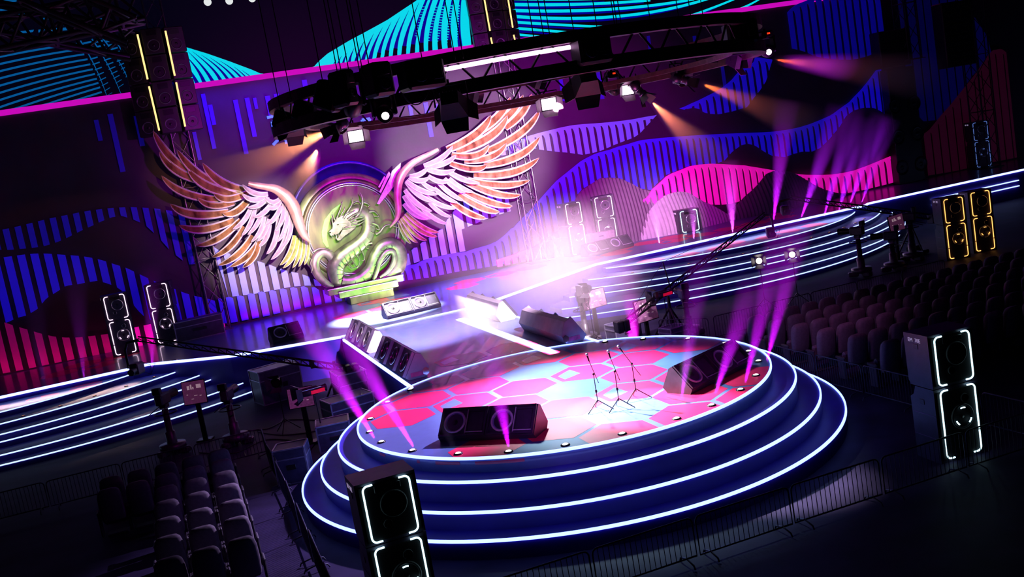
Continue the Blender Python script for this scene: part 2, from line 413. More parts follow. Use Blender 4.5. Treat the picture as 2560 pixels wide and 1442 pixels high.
band('short row of pink slats at the wall foot between left speakers and lattice tower', B3T[11:], B3B[5:], .66, .6, WY-.16, M_SP, 0, 0, .06)
B4T = ZM(zC, s6, [(400, 960), (440, 985), (520, 1010), (600, 1030), (690, 1055), (760, 1075), (825, 1100), (890, 1120), (960, 1135), (1010, 1150), (1090, 1185), (1180, 1215)])
B4B = ZM(zC, s6, [(400, 990), (440, 1100), (480, 1210), (500, 1290), (640, 1275), (780, 1250), (900, 1225), (1010, 1215), (1180, 1220)])
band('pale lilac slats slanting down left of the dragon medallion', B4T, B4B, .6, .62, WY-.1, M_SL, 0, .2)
B5T = ZM((550, 700), SQ, [(-20, 165), (20, 160), (100, 150), (190, 140), (280, 120), (370, 105), (450, 95), (540, 80), (620, 70), (700, 60), (780, 55), (870, 65), (950, 90), (1000, 100), (1200, 100)])
B5B = ZM((550, 700), SQ, [(-20, 400), (130, 385), (300, 352), (460, 320), (560, 296), (740, 258), (900, 225), (1000, 205), (1200, 180)])
band('low row of blue slats at the wall foot left of the medallion base', B5T, B5B, .62, .64, WY-.2, M_SB, 0, .3, .06, .1)
E7 = (900, 200)
B6T = ZM(E7, s7, [(270, 1360), (340, 1335), (395, 1330), (450, 1300), (515, 1280), (575, 1270), (635, 1255), (690, 1245), (755, 1240), (810, 1220), (865, 1205), (920, 1190), (980, 1165), (1040, 1120), (1090, 1070)])+ZM(zD_, SQ, [(290, 820), (340, 760), (410, 690), (460, 640), (530, 560), (590, 490), (650, 425), (690, 380), (750, 330), (800, 290), (850, 250), (910, 200), (970, 165), (1040, 130), (1100, 110), (1180, 90), (1260, 60), (1340, 40), (1420, 15), (1480, 0)])
B10T = [(1604, 350), (1650, 345), (1700, 341), (1760, 337)]+ZM((1860, 0), SQ, [(0, 1215), (170, 1210), (250, 1205), (400, 1185), (500, 1165), (600, 1135), (700, 1095), (800, 1050), (880, 990), (960, 935), (1000, 890), (1060, 830), (1110, 770), (1160, 705), (1215, 630), (1245, 580)])
B10B = ZM(E7, s7, [(270, 1460), (320, 1445), (500, 1422), (700, 1380), (840, 1360), (1020, 1330)])+ZM(zD_, SQ, [(480, 1010), (600, 905), (700, 830), (780, 740), (830, 640), (880, 510), (930, 450), (1030, 390), (1090, 350), (1180, 340), (1280, 350), (1380, 395), (1460, 440), (1570, 460), (1600, 410), (1700, 320), (1800, 280), (1900, 240), (2000, 225), (2150, 218), (2230, 190), (2300, 110), (2380, 50), (2440, 34)])+ZM((1860, 350), SQ, [(30, 32), (100, 50), (190, 110), (260, 145), (380, 155), (440, 130), (530, 105), (620, 105), (690, 75), (770, 0)])+ZM((1860, 0), SQ, [(820, 1220), (870, 1160), (930, 1060), (1000, 1010), (1090, 985), (1180, 985), (1240, 1010), (1285, 1040)])
band('longest blue slatted wave, sweeping from the medallion to the far right of the wall', B6T+B10T, B10B, .505, .62, WY-.1, M_SB, .2)
B7T = ZM(E7, s7, [(315, 1262), (380, 1215), (430, 1180), (480, 1145), (530, 1110), (585, 1070), (630, 1000), (680, 935), (720, 925)])
B7B = ZM(E7, s7, [(315, 1345), (430, 1305), (510, 1282), (620, 1258), (720, 1240)])
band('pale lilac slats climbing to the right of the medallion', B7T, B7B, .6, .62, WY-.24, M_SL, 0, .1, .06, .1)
B7cT = ZM(E7, s7, [(685, 900), (760, 860), (900, 830), (1060, 800)]); B7cB = ZM(E7, s7, [(685, 1100), (735, 1075), (900, 1005), (1060, 950)])
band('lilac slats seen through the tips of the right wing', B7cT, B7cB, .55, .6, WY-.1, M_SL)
B8T = ZM((1200, 0), SQ, [(120, 1420), (200, 1370), (300, 1300), (420, 1250), (540, 1215), (640, 1190), (740, 1165), (840, 1145), (940, 1135), (1050, 1128), (1170, 1118), (1290, 1105), (1400, 1090), (1500, 1070), (1612, 1052)])
B8B = ZM((1200, 0), SQ, [(120, 1440), (300, 1400), (420, 1365), (510, 1360), (580, 1372), (650, 1380), (730, 1390), (800, 1395), (870, 1405), (940, 1415), (1020, 1400), (1100, 1380), (1180, 1345), (1250, 1315), (1330, 1285), (1400, 1260), (1460, 1220), (1500, 1175), (1560, 1110), (1612, 1053)])
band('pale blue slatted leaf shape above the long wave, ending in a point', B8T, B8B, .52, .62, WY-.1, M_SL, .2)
B9T = ZM((1200, 0), SQ, [(1825, 990), (1870, 975), (1920, 950), (2000, 915), (2060, 885), (2130, 850), (2200, 810), (2260, 765), (2300, 730), (2350, 670), (2420, 610), (2500, 570)])+ZM((1860, 0), SQ, [(90, 520), (160, 530), (255, 545)])
B9B = ZM((1200, 0), SQ, [(1825, 994), (1870, 1003), (1950, 985), (2000, 995), (2050, 1030), (2100, 1040), (2180, 1045), (2300, 1020), (2400, 990)])+ZM((1860, 0), SQ, [(20, 985), (90, 890), (140, 830), (200, 740), (240, 600), (257, 550)])
band('bright blue slatted fin under the right end of the lighting ring', B9T, B9B, .56, .62, WY-.1, M_SB, .22)
P11T = [(1240, 650), (1262, 643), (1285, 635), (1300, 628), (1325, 622), (1345, 610), (1366, 604), (1386, 597), (1420, 590), (1480, 572), (1530, 560)]+ZM(zD_, SQ, [(1240, 740), (1270, 710), (1330, 690), (1390, 640), (1400, 600), (1460, 560), (1530, 520), (1570, 450), (1640, 390), (1700, 330), (1760, 300), (1840, 270), (1910, 240), (2000, 225), (2100, 217), (2200, 220), (2350, 230), (2450, 240)])+ZM((1860, 350), SQ, [(0, 232), (70, 245), (150, 258), (275, 279)])
P11B = [(1240, 668), (1300, 655), (1366, 645), (1440, 628), (1530, 608)]+ZM(zD_, SQ, [(1300, 930), (1400, 812), (1500, 702), (1600, 582), (1680, 512), (1760, 482), (1830, 471), (1900, 481), (1960, 520), (2020, 560), (2100, 590), (2200, 592), (2300, 580), (2400, 550), (2480, 470)])+ZM((1860, 350), SQ, [(0, 522), (60, 470), (150, 370), (200, 320), (275, 281)])
band('hot pink slatted wave rising beside the speaker stack on the right', P11T, P11B, .52, .64, WY-.3, M_SP, .2, 0, .12)
P12T = ZM((1860, 350), SQ, [(463, 309), (560, 318), (700, 320), (800, 315), (900, 302), (1000, 280), (1100, 245), (1200, 205), (1270, 175), (1338, 148)])
P12B = ZM((1860, 350), SQ, [(463, 311), (520, 345), (600, 400), (690, 440), (760, 465), (840, 480), (910, 488), (1000, 475), (1100, 455), (1200, 430), (1300, 405), (1362, 388)])
band('magenta slatted wave low on the wall at the right, past the second ribbed mound', P12T, P12B, .6, .64, WY-.3, M_SP, .2)
B13T = ZM((1860, 0), SQ, [(395, 115), (430, 75), (480, 40), (560, 10), (640, -30), (900, -60), (1240, -60)]); B13B = ZM((1860, 0), SQ, [(365, 435), (385, 440), (450, 445), (550, 470), (640, 510), (720, 530), (850, 545), (980, 548), (1050, 535), (1140, 510), (1212, 470), (1240, 455)])
band('dark blue slatted block at the upper right, above the faint orange beam', B13T, B13B, .62, .66, WY-.1, M_SBD, .25)
B14T = ZM((1860, 0), SQ, [(1400, -40), (1700, -40), (2000, 0), (2230, 350), (2260, 500)]); B14B = ZM((1860, 0), SQ, [(1400, 600), (1500, 800), (1620, 1110), (1800, 1095), (1900, 950), (2080, 700), (2260, 500)])
band('night blue tall slats at the far right edge behind the dark tower', B14T, B14B, .75, .78, WY-.1, M_SK)
B15T = ZM((1860, 0), SQ, [(1640, 1225), (1690, 1190), (1760, 1105), (1800, 1055), (1850, 1000), (1890, 955), (1990, 830), (2080, 720), (2140, 640), (2220, 520), (2270, 460), (2350, 445), (2395, 480)]); B15B = ZM((1860, 350), SQ, [(1680, 325), (1940, 282), (2210, 215), (2490, 160)])
band('maroon slatted wave in the dark at the far right', B15T, B15B, .75, .8, WY-.25, M_SR, .3)

# ribbed mounds standing in front of the wall
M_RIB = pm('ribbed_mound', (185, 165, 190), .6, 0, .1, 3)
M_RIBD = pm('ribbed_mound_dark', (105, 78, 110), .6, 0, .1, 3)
def mound(label, top, y, mat, pitch=.26, bulge=1.2):
    T = sorted((lambda p: (p.x, p.z))(aty(q, y)) for q in top); x0, x1 = T[0][0], T[-1][0]
    zm = max(t[1] for t in T); m = MB(); n = int((x1-x0)/pitch*2); rows = 7; vs = []
    for i in range(n+1):
        x = x0+(x1-x0)*i/n; zt = max(ZD+.03, interp(T, x)); hh = (zt-ZD)/(zm-ZD)
        for r in range(rows+1):
            t = r/rows; d = bulge*hh*math.sin(PI*min(1, .5+t*.5))*.8+.08*(i % 2)
            vs.append((x, y-d-.03, ZD+(zt-ZD)*t))
    k = rows+1
    m.add(vs, [(i*k+r, (i+1)*k+r, (i+1)*k+r+1, i*k+r+1) for i in range(n) for r in range(rows)])
    # top lip back to the wall
    top_e = [vs[i*k+rows] for i in range(n+1)]; bk = [(a, y, c) for a, b, c in top_e]
    m.add(top_e+bk, [(i, i+1, n+2+i, n+1+i) for i in range(n)])
    o = m.build('ribbed_mound', mat, None, ((x0+x1)/2, y, ZD)); return tag(o, label, 'wall panel', 'ribbed mounds at the wall foot')
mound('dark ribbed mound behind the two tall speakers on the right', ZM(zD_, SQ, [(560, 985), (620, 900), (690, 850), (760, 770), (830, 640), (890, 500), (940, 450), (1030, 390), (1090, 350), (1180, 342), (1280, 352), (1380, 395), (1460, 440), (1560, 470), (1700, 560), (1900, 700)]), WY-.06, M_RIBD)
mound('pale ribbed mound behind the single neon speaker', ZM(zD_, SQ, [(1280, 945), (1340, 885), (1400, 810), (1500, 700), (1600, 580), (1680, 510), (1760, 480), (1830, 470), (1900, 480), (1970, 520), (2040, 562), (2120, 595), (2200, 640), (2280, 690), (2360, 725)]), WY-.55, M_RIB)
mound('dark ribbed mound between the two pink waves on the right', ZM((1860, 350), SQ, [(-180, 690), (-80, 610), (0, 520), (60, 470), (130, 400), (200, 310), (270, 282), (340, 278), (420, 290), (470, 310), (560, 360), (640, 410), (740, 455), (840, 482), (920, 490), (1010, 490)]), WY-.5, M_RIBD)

# hanging drip bars and characters on the upper wall (lit blue lines)
M_DRIP = slatmat('wall_bar_blue', (50, 36, 190), (20, 8, 175), .2)
m = MB()
def pbar(m, x, y0, y1, w, y=WY-.05, d=.05):
    a = aty((x, y0), y); b = aty((x+(y1-y0)*.2, y1), y); ww = w*.0235
    m.prism([(a.x-ww/2, y, a.z), (a.x-ww/2, y, b.z), (a.x+ww/2, y, b.z), (a.x+ww/2, y, a.z)], (0, -d, 0))
for x, y0, y1, w in ((507, 235, 372, 10), (588, 250, 385, 11), (525, 262, 312, 10), (617, 245, 342, 11), (636, 245, 272, 8), (668, 240, 290, 12), (690, 235, 286, 12), (708, 240, 300, 10), (760, 200, 250, 12), (788, 230, 262, 8), (950, 255, 316, 10), (1020, 240, 310, 10), (1062, 250, 342, 12), (1090, 260, 300, 8), (1398, 180, 252, 11), (1492, 160, 247, 12), (1800, 130, 218, 10), (1735, 90, 128, 10), (1620, 90, 142, 9), (1470, 118, 145, 10), (485, 330, 400, 9), (340, 290, 365, 11), (240, 300, 352, 10), (275, 285, 430, 12)): pbar(m, x, y0, y1, w)
o = m.build('trim_2', M_DRIP, None, (0, WY, 10)); struct(o)
M_CH = slatmat('character_blue', (90, 150, 255), (60, 130, 255), .9)
m = MB()
def stroke(m, a, b, w, y=WY-.12, d=.06):
    P, Q = aty(a, y), aty(b, y); t = (Q-P).normalized(); n = Vector((-t.z, 0, t.x))*w/2
    m.prism([P+n, P-n, Q-n, Q+n], (0, -d, 0))
zt = lambda a, b: (640+a*360/2163, 180+b*240/1442)
for a, b in (((165, 685), (330, 650)), ((240, 745), (275, 930)), ((240, 745), (355, 730)), ((255, 820), (355, 805)), ((270, 920), (470, 885)), ((255, 1095), (415, 930)), ((885, 890), (840, 970)), ((910, 480), (930, 535)), ((590, 1000), (660, 1030)), ((445, 1010), (460, 1075)), ((1530, 500), (1555, 600)), ((1635, 480), (1610, 590)), ((1590, 720), (1610, 880)), ((1590, 720), (1710, 700)), ((1710, 700), (1690, 780)), ((1690, 780), (1625, 800))): stroke(m, zt(*a), zt(*b), .16)
o = m.build('wall_character_sign', M_CH, None, (0, WY, 13)); tag(o, 'thin light blue written characters on the wall, half hidden by the hanging lamps', 'sign')

# ================================================================== LED SCREEN ABOVE THE WALL
SY = WY+.3
M_CY = neon('screen_cyan', (0, 215, 235), 1.0); M_NB = neon('screen_navy', (0, 0, 150), .9); M_SCR = neon('screen_dark', (3, 2, 16), 1.0)
M_CYD = neon('screen_dim_cyan', (8, 110, 190), .55); M_SB2 = neon('screen_black', (2, 1, 12), 1.0)
sc = thing('led_screen', 'huge dark screen above the wall showing cyan curved stripes', 'screen', (14, SY, 15.9))
MB().box((14, SY+.2, 23), (130, .3, 14.3)).build('panel', M_SCR, sc, (14, SY, 15.9))
def sp(q, lay):
    p = aty(q, SY-lay*.012); p.z = max(p.z, 15.93); return p
def sflat(m, px, lay):
    P = [sp(q, lay) for q in px]
    m.add([(p.x, SY+.045-lay*.012, p.z) for p in P], [tuple(range(len(P)))])
def sstrip(m, px, w0, w1, lay, vert=False):
    """ribbon along pixels; widths in pixels"""
    n = len(px); top = []; bt = []
    for i, q in enumerate(px):
        a = Vector(px[max(0, i-1)]); b = Vector(px[min(n-1, i+1)]); d = (b-a).normalized(); nn = Vector((-d.y, d.x)); w = (w0+(w1-w0)*i/(n-1))/2
        top.append((q[0]+nn.x*w, q[1]+nn.y*w)); bt.append((q[0]-nn.x*w, q[1]-nn.y*w))
    for i in range(n-1): sflat(m, [top[i], top[i+1], bt[i+1], bt[i]], lay)
def qb(a, b, c, n=12):
    return [((1-t)**2*a[0]+2*t*(1-t)*b[0]+t*t*c[0], (1-t)**2*a[1]+2*t*(1-t)*b[1]+t*t*c[1]) for t in [i/n for i in range(n+1)]]
zz = lambda a, b: (a*SQ, b*SQ)
# left panel: long horizontal stripes, uprights and rungs
m = MB(); RE = [(715, 400), (745, 448), (770, 495), (800, 540), (825, 587), (848, 632), (868, 675), (885, 718), (900, 757), (915, 797), (930, 840), (945, 890), (960, 930)]
for k, (rx, ry) in enumerate(RE):
    sstrip(m, qb(zz(-200, 560+70*k), zz(350, 440+58*k), zz(rx, ry)), 5.5, 4.6, 1)
for (a, b), (c, d) in (((735, 370), (985, 905)), ((840, 355), (1115, 885)), ((935, 345), (1200, 790)), ((1020, 335), (1190, 640)), ((560, -20), (700, 85)), ((450, 50), (560, 100))):
    sstrip(m, qb(zz(a, b), zz((a+c)/2+35, (b+d)/2-20), zz(c, d)), 3.2, 1.2, 1)
for (a, b), (c, d), n in (((760, 395), (975, 880), 11), ((865, 385), (1080, 800), 11), ((965, 380), (1170, 740), 11), ((1050, 360), (1180, 600), 7)):
    for i in range(n):
        t = i/(n-1); x = a+(c-a)*t; y = b+(d-b)*t; w = 75-25*t
        sstrip(m, [zz(x, y), zz(x+w, y-14-t*20)], 4.5-3*t, 4.5-3*t, 1)
for q in ([(0, 70), (230, 45), (240, 75), (0, 100)], [(40, 105), (200, 110), (170, 135), (110, 135)], [(230, 105), (330, 105), (330, 132), (215, 130)], [(350, 60), (430, 70), (420, 90), (360, 85)], [(890, 175), (940, 165), (1015, 230), (990, 232)], [(690, 195), (720, 205), (755, 250), (735, 252)], [(10, 295), (120, 290), (135, 315), (60, 315)], [(170, 285), (310, 270), (300, 292), (210, 302)], [(350, 270), (415, 265), (390, 292), (350, 295)], [(455, 262), (520, 255), (525, 280), (460, 285)], [(550, 255), (600, 250), (615, 275), (570, 278)], [(370, 165), (440, 160), (440, 180), (375, 185)], [(535, 215), (570, 212), (580, 235), (545, 236)], [(0, 0), (200, -10), (140, 15), (0, 20)]):
    sflat(m, [zz(*p) for p in q], 1)
m.build('stripe_pattern', M_CYD, sc, (14, SY, 15.9))
# middle mounds
m = MB(); mn = MB(); mk = MB()
def mount(outline, base):
    for (a, b) in zip(outline, outline[1:]):
        sflat(m, [a, b, (b[0]+20, 260), (a[0]+20, 260)], 1)
z2 = lambda a, b: (600+a*SQ, b*SQ)
out1 = [zz(*p) for p in ((1560, 395), (1695, 428), (1900, 490), (2100, 560), (2300, 635), (2380, 670), (2430, 702))]
mount(out1, None); m.build('mountain_pattern', M_CY, sc, (14, SY, 15.9)); m = MB()
for (bx_, by), (cx_, cy), (tx, ty), w in (((1815, 790), (1780, 700), (1700, 590), 12), ((1880, 790), (1840, 650), (1690, 500), 11), ((1960, 775), (1900, 640), (1720, 470), 10), ((2030, 765), (1990, 640), (1760, 470), 9), ((2100, 755), (2030, 620), (1840, 500), 8), ((2165, 745), (2100, 640), (1920, 525), 7), ((2225, 735), (2160, 640), (2010, 555), 6), ((2270, 728), (2210, 660), (2140, 610), 4), ((2315, 720), (2270, 680), (2210, 640), 3)):
    sstrip(mn, qb(zz(bx_, by), zz(cx_, cy), zz(tx, ty)), w, .6, 2)
out2 = [z2(*p) for p in ((650, 642), (680, 605), (720, 560), (800, 490), (900, 430), (1000, 370), (1150, 290), (1350, 180), (1605, 10), (1640, -20), (2075, -20), (2120, 430))]
mount(out2, None)
for bx_, by, cx_, cy, tx, ty, w in ((850, 612, 860, 580, 880, 545, 5), (890, 606, 900, 560, 930, 510, 6), (940, 600, 950, 540, 980, 480, 8), (1000, 590, 1000, 530, 1045, 440, 10), (1060, 578, 1070, 500, 1140, 370, 11), (1120, 570, 1140, 470, 1225, 305, 12), (1190, 560, 1200, 440, 1305, 250, 13), (1265, 552, 1270, 420, 1385, 200, 13), (1340, 540, 1340, 390, 1465, 150, 14), (1420, 528, 1410, 370, 1545, 95, 14), (1500, 518, 1490, 340, 1640, 20, 15), (1580, 508, 1570, 320, 1715, -20, 15), (1665, 495, 1640, 300, 1760, -20, 14), (1745, 485, 1720, 280, 1830, -20, 13), (1835, 470, 1800, 280, 1880, -20, 13), (1925, 460, 1890, 280, 1950, -20, 13), (2020, 445, 1985, 260, 2020, -20, 13)):
    c = qb(z2(bx_, by), z2(cx_, cy), z2(tx, ty)); sstrip(mn, c, w*.9, w*.35 if ty < 0 else .5, 2)
    if 1250 < bx_ < 2000: sstrip(mk, c[:4], w*.75, w*.75, 3)
rg = MB()
for k, (x0, y0, x1, y1, n) in enumerate(((1600, 330, 1680, 40, 12), (1690, 370, 1770, 40, 13), (1770, 375, 1850, 40, 14), (1855, 385, 1915, 30, 15), (1945, 405, 1970, 30, 16), (2035, 420, 2040, 30, 18))):
    for i in range(n):
        t = i/n; x = x0+(x1-x0)*t; y = y0+(y1-y0)*t
        sstrip(rg, [z2(x-8*t, y-4), z2(x+44, y)], 1.2+k*.45, 1.2+k*.45, 4)
m.build('mountain_pattern', M_CY, sc, (14, SY, 15.9)); mn.build('groove_pattern', M_NB, sc, (14, SY, 15.9)); mk.build('slot_pattern', M_SB2, sc, (14, SY, 15.9)); rg.build('rung_pattern', M_CY, sc, (14, SY, 15.9))
# right panel: sweeping horizontal lines
m = MB(); mn = MB(); z3 = lambda a, b: (1200+a*SQ, b*SQ)
for a, b, c, w in (((300, 40), (1000, 52), (1560, 0), 8), ((300, 95), (1250, 125), (1960, -10), 8), ((300, 148), (1350, 230), (2110, -20), 8), ((300, 200), (800, 232), (1160, 245), 7), ((300, 255), (600, 278), (850, 297), 7), ((300, 310), (450, 325), (590, 335), 6), ((1700, 215), (2050, 110), (2330, -10), 6), ((2380, 80), (2480, 40), (2560, -10), 5), ((300, -10), (800, 5), (1200, -15), 5)):
    sstrip(m, qb(z3(*a), z3(*b), z3(*c)), w*1.05, w*.8, 2)
    sstrip(mn, qb(z3(a[0], a[1]+26), z3(b[0], b[1]+24), z3(c[0]-60, c[1]+24)), w*.9, w*.3, 1)
m.build('line_pattern', M_CY, sc, (14, SY, 15.9)); mn.build('line_shade_pattern', M_NB, sc, (14, SY, 15.9))
# ================================================================== DRAGON MEDALLION
M_BRZ = pm('weathered_bronze_green', (120, 145, 88), .42, .35, .55, 1.6, .25, stretch=(1, 1, .35))
M_BRZD = pm('weathered_bronze_dark', (78, 80, 44), .45, .25, .6, 1.3, .2, stretch=(1.5, 1, .4))
M_RIM = pm('polished_rim_metal', (205, 205, 215), .22, .75, .1, 5)
M_DRG = pm('dragon_silver', (132, 112, 122), .36, .55, .55, 2.0, .25)
M_BLU = pm('halo_blue_glass', (26, 18, 90), .3, 0, .3, 2, emit=(18, 6, 110), strength=.16)
EO = Vector((.3, 31.2, ZD))
em = thing('dragon_medallion', 'giant round medallion with a coiled dragon relief on a stepped base, between the wings', 'sculpture', EO)
zm = lambda a, b: (700+a*.27735, 380+b*.27739)
def circ3(ps, y):
    P = [aty(zm(*q), y) for q in ps]; (x1, z1), (x2, z2), (x3, z3) = [(p.x, p.z) for p in P]
    d = 2*(x1*(z2-z3)+x2*(z3-z1)+x3*(z1-z2))
    ux = ((x1*x1+z1*z1)*(z2-z3)+(x2*x2+z2*z2)*(z3-z1)+(x3*x3+z3*z3)*(z1-z2))/d
    uz = ((x1*x1+z1*z1)*(x3-x2)+(x2*x2+z2*z2)*(x1-x3)+(x3*x3+z3*z3)*(x2-x1))/d
    return ux, uz, math.hypot(x1-ux, z1-uz)
cx, cz, cr = circ3([(232, 720), (640, 282), (1042, 600)], 31.1)
DY = 31.1
def dmat(y, x=None, z=None): return Matrix.Translation((cx if x is None else x, y, cz if z is None else z)) @ Matrix.Rotation(PI/2, 4, 'X')
ro = cr+.62
MB().lathe([(0, -.5), (ro-.1, -.5), (ro, -.42), (ro, .12), (ro-.08, .2), (cr+.28, .22)], dmat(DY), 72).build('outer_disc', M_BRZ, em, EO)
MB().lathe([(cr+.3, .16), (cr+.26, .34), (cr+.06, .36), (cr+.0, .28)], dmat(DY), 72).build('border', M_BRZD, em, EO)
MB().lathe([(cr+.07, .28), (cr+.05, .40), (cr-.01, .42), (cr-.03, .30)], dmat(DY), 72).build('ring', M_RIM, em, EO)
MB().lathe([(cr-.06, .28), (cr-.08, .38), (cr-.13, .38), (cr-.15, .25)], dmat(DY), 72).build('ring', M_RIM, em, EO)
MB().lathe([(0, .2), (cr-.05, .2)], dmat(DY), 72).build('face_plate', M_BRZD, em, EO)
hx, hz, hr = circ3([(200, 285), (640, 80), (955, 195)], 31.75)
MB().lathe([(0, -.15), (hr, -.15), (hr, .12), (0, .12)], dmat(31.75, hx, hz), 72).build('halo_disc', M_BLU, em, EO)
MB().lathe([(hr-.02, .1), (hr-.05, .2), (hr-.16, .2), (hr-.18, .1)], dmat(31.75, hx, hz), 72).build('halo_rim', pm('halo_rim_blue', (70, 70, 160), .4, .4), em, EO)
# crescent moon inlay behind the head
P = [aty(zm(a, b), 30.87) for a, b in ((560, 455), (470, 520), (400, 610), (375, 720), (385, 810), (420, 860), (440, 850), (420, 780), (425, 700), (450, 610), (500, 530))]
MB().prism(P, (0, -.05, 0)).build('crescent', pm('crescent_green', (120, 220, 90), .4, .2, .3, 3), em, EO)
# stepped base: wide slab on top, narrower blocks below
for nm, (xa, ya), (xb, yb), hgt_, y0, d, mat in (('base_slab', (430, 1245), (1108, 1108), .36, 30.3, 1.5, M_BRZ), ('base_slab', (528, 1268), (1062, 1160), .36, 30.2, 1.6, M_BRZ), ('base_block', (628, 1308), (1020, 1232), .55, 30.35, 1.5, M_BRZD)):
    A, B = aty(zm(xa, ya), y0), aty(zm(xb, yb), y0); zt_ = (A.z+B.z)/2; zb_ = zt_-hgt_ if nm == 'base_slab' else ZD
    o = MB().box(((A.x+B.x)/2, y0+d/2, (zt_+zb_)/2), (B.x-A.x, d, zt_-zb_), None, 0, .03).build(nm, mat, em, EO)
    MB().tube([(A.x, y0, zt_), (B.x, y0, zt_)], .05, 8).build('edge_moulding', M_RIM, o, EO)
# --- dragon
def rel(pts, y): return [aty(zm(a, b), y) for a, b in pts]
def smooth(pts, n=6):
    P = [Vector(p) for p in pts]; out = []
    for i in range(len(P)-1):
        p0, p1, p2, p3 = P[max(0, i-1)], P[i], P[i+1], P[min(len(P)-1, i+2)]
        for k in range(n):
            t = k/n; out.append(.5*((2*p1)+(p2-p0)*t+(2*p0-5*p1+4*p2-p3)*t*t+(3*p1-p0-3*p2+p3)*t**3))
    return out+[P[-1]]
FL = (Vector((0, 1, 0)), .55); K = .00665
def body(name, pts, rad, y, mat):
    P = smooth(rel(pts, y)); n = len(P); rr_ = [interp([(i/(len(rad)-1), r) for i, r in enumerate(rad)], k/(n-1))*K for k in range(n)]
    return MB().tube(P, rr_, 14, flat=FL).build(name, mat, em, EO), P, rr_
neck, NP, NR = body('neck', [(600, 640), (640, 570), (700, 535), (770, 570), (800, 660), (775, 760), (700, 840), (610, 905), (540, 970), (500, 1050), (520, 1150), (560, 1200)], [45, 62, 66, 62, 62, 66, 72, 78, 84, 80, 66, 46], 30.75, M_DRG)
coil, CP, CR = body('coil', [(560, 1160), (640, 1170), (740, 1130), (820, 1050), (860, 950), (920, 860), (1000, 830), (1065, 870), (1085, 960), (1060, 1050), (980, 1120), (860, 1165)], [50, 60, 62, 62, 64, 66, 66, 66, 66, 62, 50, 24], 30.65, M_DRG)
body('tail_coil', [(500, 1010), (450, 930), (390, 905), (330, 950), (315, 1030), (345, 1110), (410, 1180), (480, 1215)], [40, 42, 42, 42, 42, 40, 34, 20], 30.72, M_DRG)
body('inner_coil', [(845, 1150), (870, 1080), (900, 980), (960, 900), (1020, 900), (1030, 980), (980, 1070), (900, 1130)], [16, 22, 26, 26, 26, 26, 22, 12], 30.42, M_DRG)
# belly plates across the neck and coil (ridges)
for PP, RR, rng_, nm in ((NP, NR, range(24, 62, 3), 'belly_plate'), (CP, CR, range(8, 40, 4), 'belly_plate')):
    for i in rng_:
        if i >= len(PP)-1: continue
        d = (PP[i+1]-PP[i-1]).normalized(); nn = Vector((d.z, 0, -d.x)); r = RR[i]
        side = -1 if PP is NP else 1
        q = [PP[i]+nn*side*r*t-Vector((0, r*.55*math.sqrt(max(0, 1-t*t))+.02, 0))+d*.1*t for t in (1., .75, .5, .25, .05)]
        MB().tube(q, [.01, .035, .04, .035, .01], 6).build(nm, M_DRG, neck if PP is NP else coil, EO)
# head: skull, snout, jaw, brow, horns, mane
hd = MB()
hd.prism(rel([(432, 722), (442, 704), (462, 690), (470, 640), (500, 600), (545, 575), (600, 565), (660, 590), (690, 630), (660, 668), (610, 662), (575, 672), (545, 700), (520, 728), (497, 742), (478, 740), (462, 752), (446, 752)], 30.62), (0, -.42, 0))
head = hd.build('head', M_DRG, em, EO)
MB().prism(rel([(690, 640), (668, 682), (620, 722), (575, 752), (535, 792), (512, 796), (500, 782), (512, 772), (530, 748), (552, 705), (585, 672), (640, 655)], 30.6), (0, -.34, 0)).build('jaw', M_DRG, head, EO)
MB().prism(rel([(470, 640), (500, 632), (560, 622), (600, 640), (560, 640), (510, 652), (474, 668)], 30.2), (0, -.1, 0)).build('brow', M_DRG, head, EO)
MB().ball(aty(zm(522, 650), 30.18), .055, 10).build('eye', pm('dragon_eye', (20, 15, 20), .15), head, EO)
MB().ball(aty(zm(452, 726), 30.18), .05, 10).build('nostril', pm('dragon_eye', (20, 15, 20), .15), head, EO)
for a, b, c, r in (((462, 745), (470, 765), (482, 772), 5), ((478, 738), (484, 752), (490, 760), 4), ((500, 740), (505, 752), (510, 760), 4), ((525, 722), (528, 735), (532, 744), 4), ((512, 782), (508, 765), (510, 750), 5), ((535, 770), (530, 755), (533, 742), 4), ((560, 745), (556, 733), (558, 722), 4)):
    MB().tube(rel([a, b, c], 30.25), [r*K, r*K*.7, .004], 6).build('tooth', M_RIM, head, EO)
for pts, r in (([(680, 590), (720, 540), (742, 470), (740, 410), (722, 365)], 19), ([(590, 570), (620, 520), (648, 470), (656, 405)], 14), ([(510, 600), (530, 550), (552, 490), (563, 440)], 12), ([(540, 590), (560, 550), (580, 520), (585, 490)], 9)):
    P = smooth(rel(pts, 30.35), 4); n = len(P)
    MB().tube(P, [r*K*(1-i/n)**.8+.004 for i in range(n)], 8).build('horn', M_DRG, head, EO)
for pts, r in (([(610, 610), (660, 570), (710, 545), (750, 512)], 14), ([(630, 625), (680, 600), (720, 590), (765, 580)], 13), ([(640, 640), (690, 625), (730, 615), (770, 600)], 11), ([(640, 655), (690, 655), (730, 640), (760, 625)], 10), ([(500, 620), (485, 590), (480, 560), (470, 535)], 9), ([(560, 690), (600, 690), (640, 680), (690, 680)], 9), ([(480, 660), (470, 620), (470, 590), (462, 570)], 8), ([(570, 600), (600, 560), (640, 540), (680, 520)], 12)):
    P = smooth(rel(pts, 30.22), 4); n = len(P)
    MB().tube(P, [r*K*(1-i/n)**.9+.004 for i in range(n)], 7).build('mane_spike', M_DRG, head, EO)
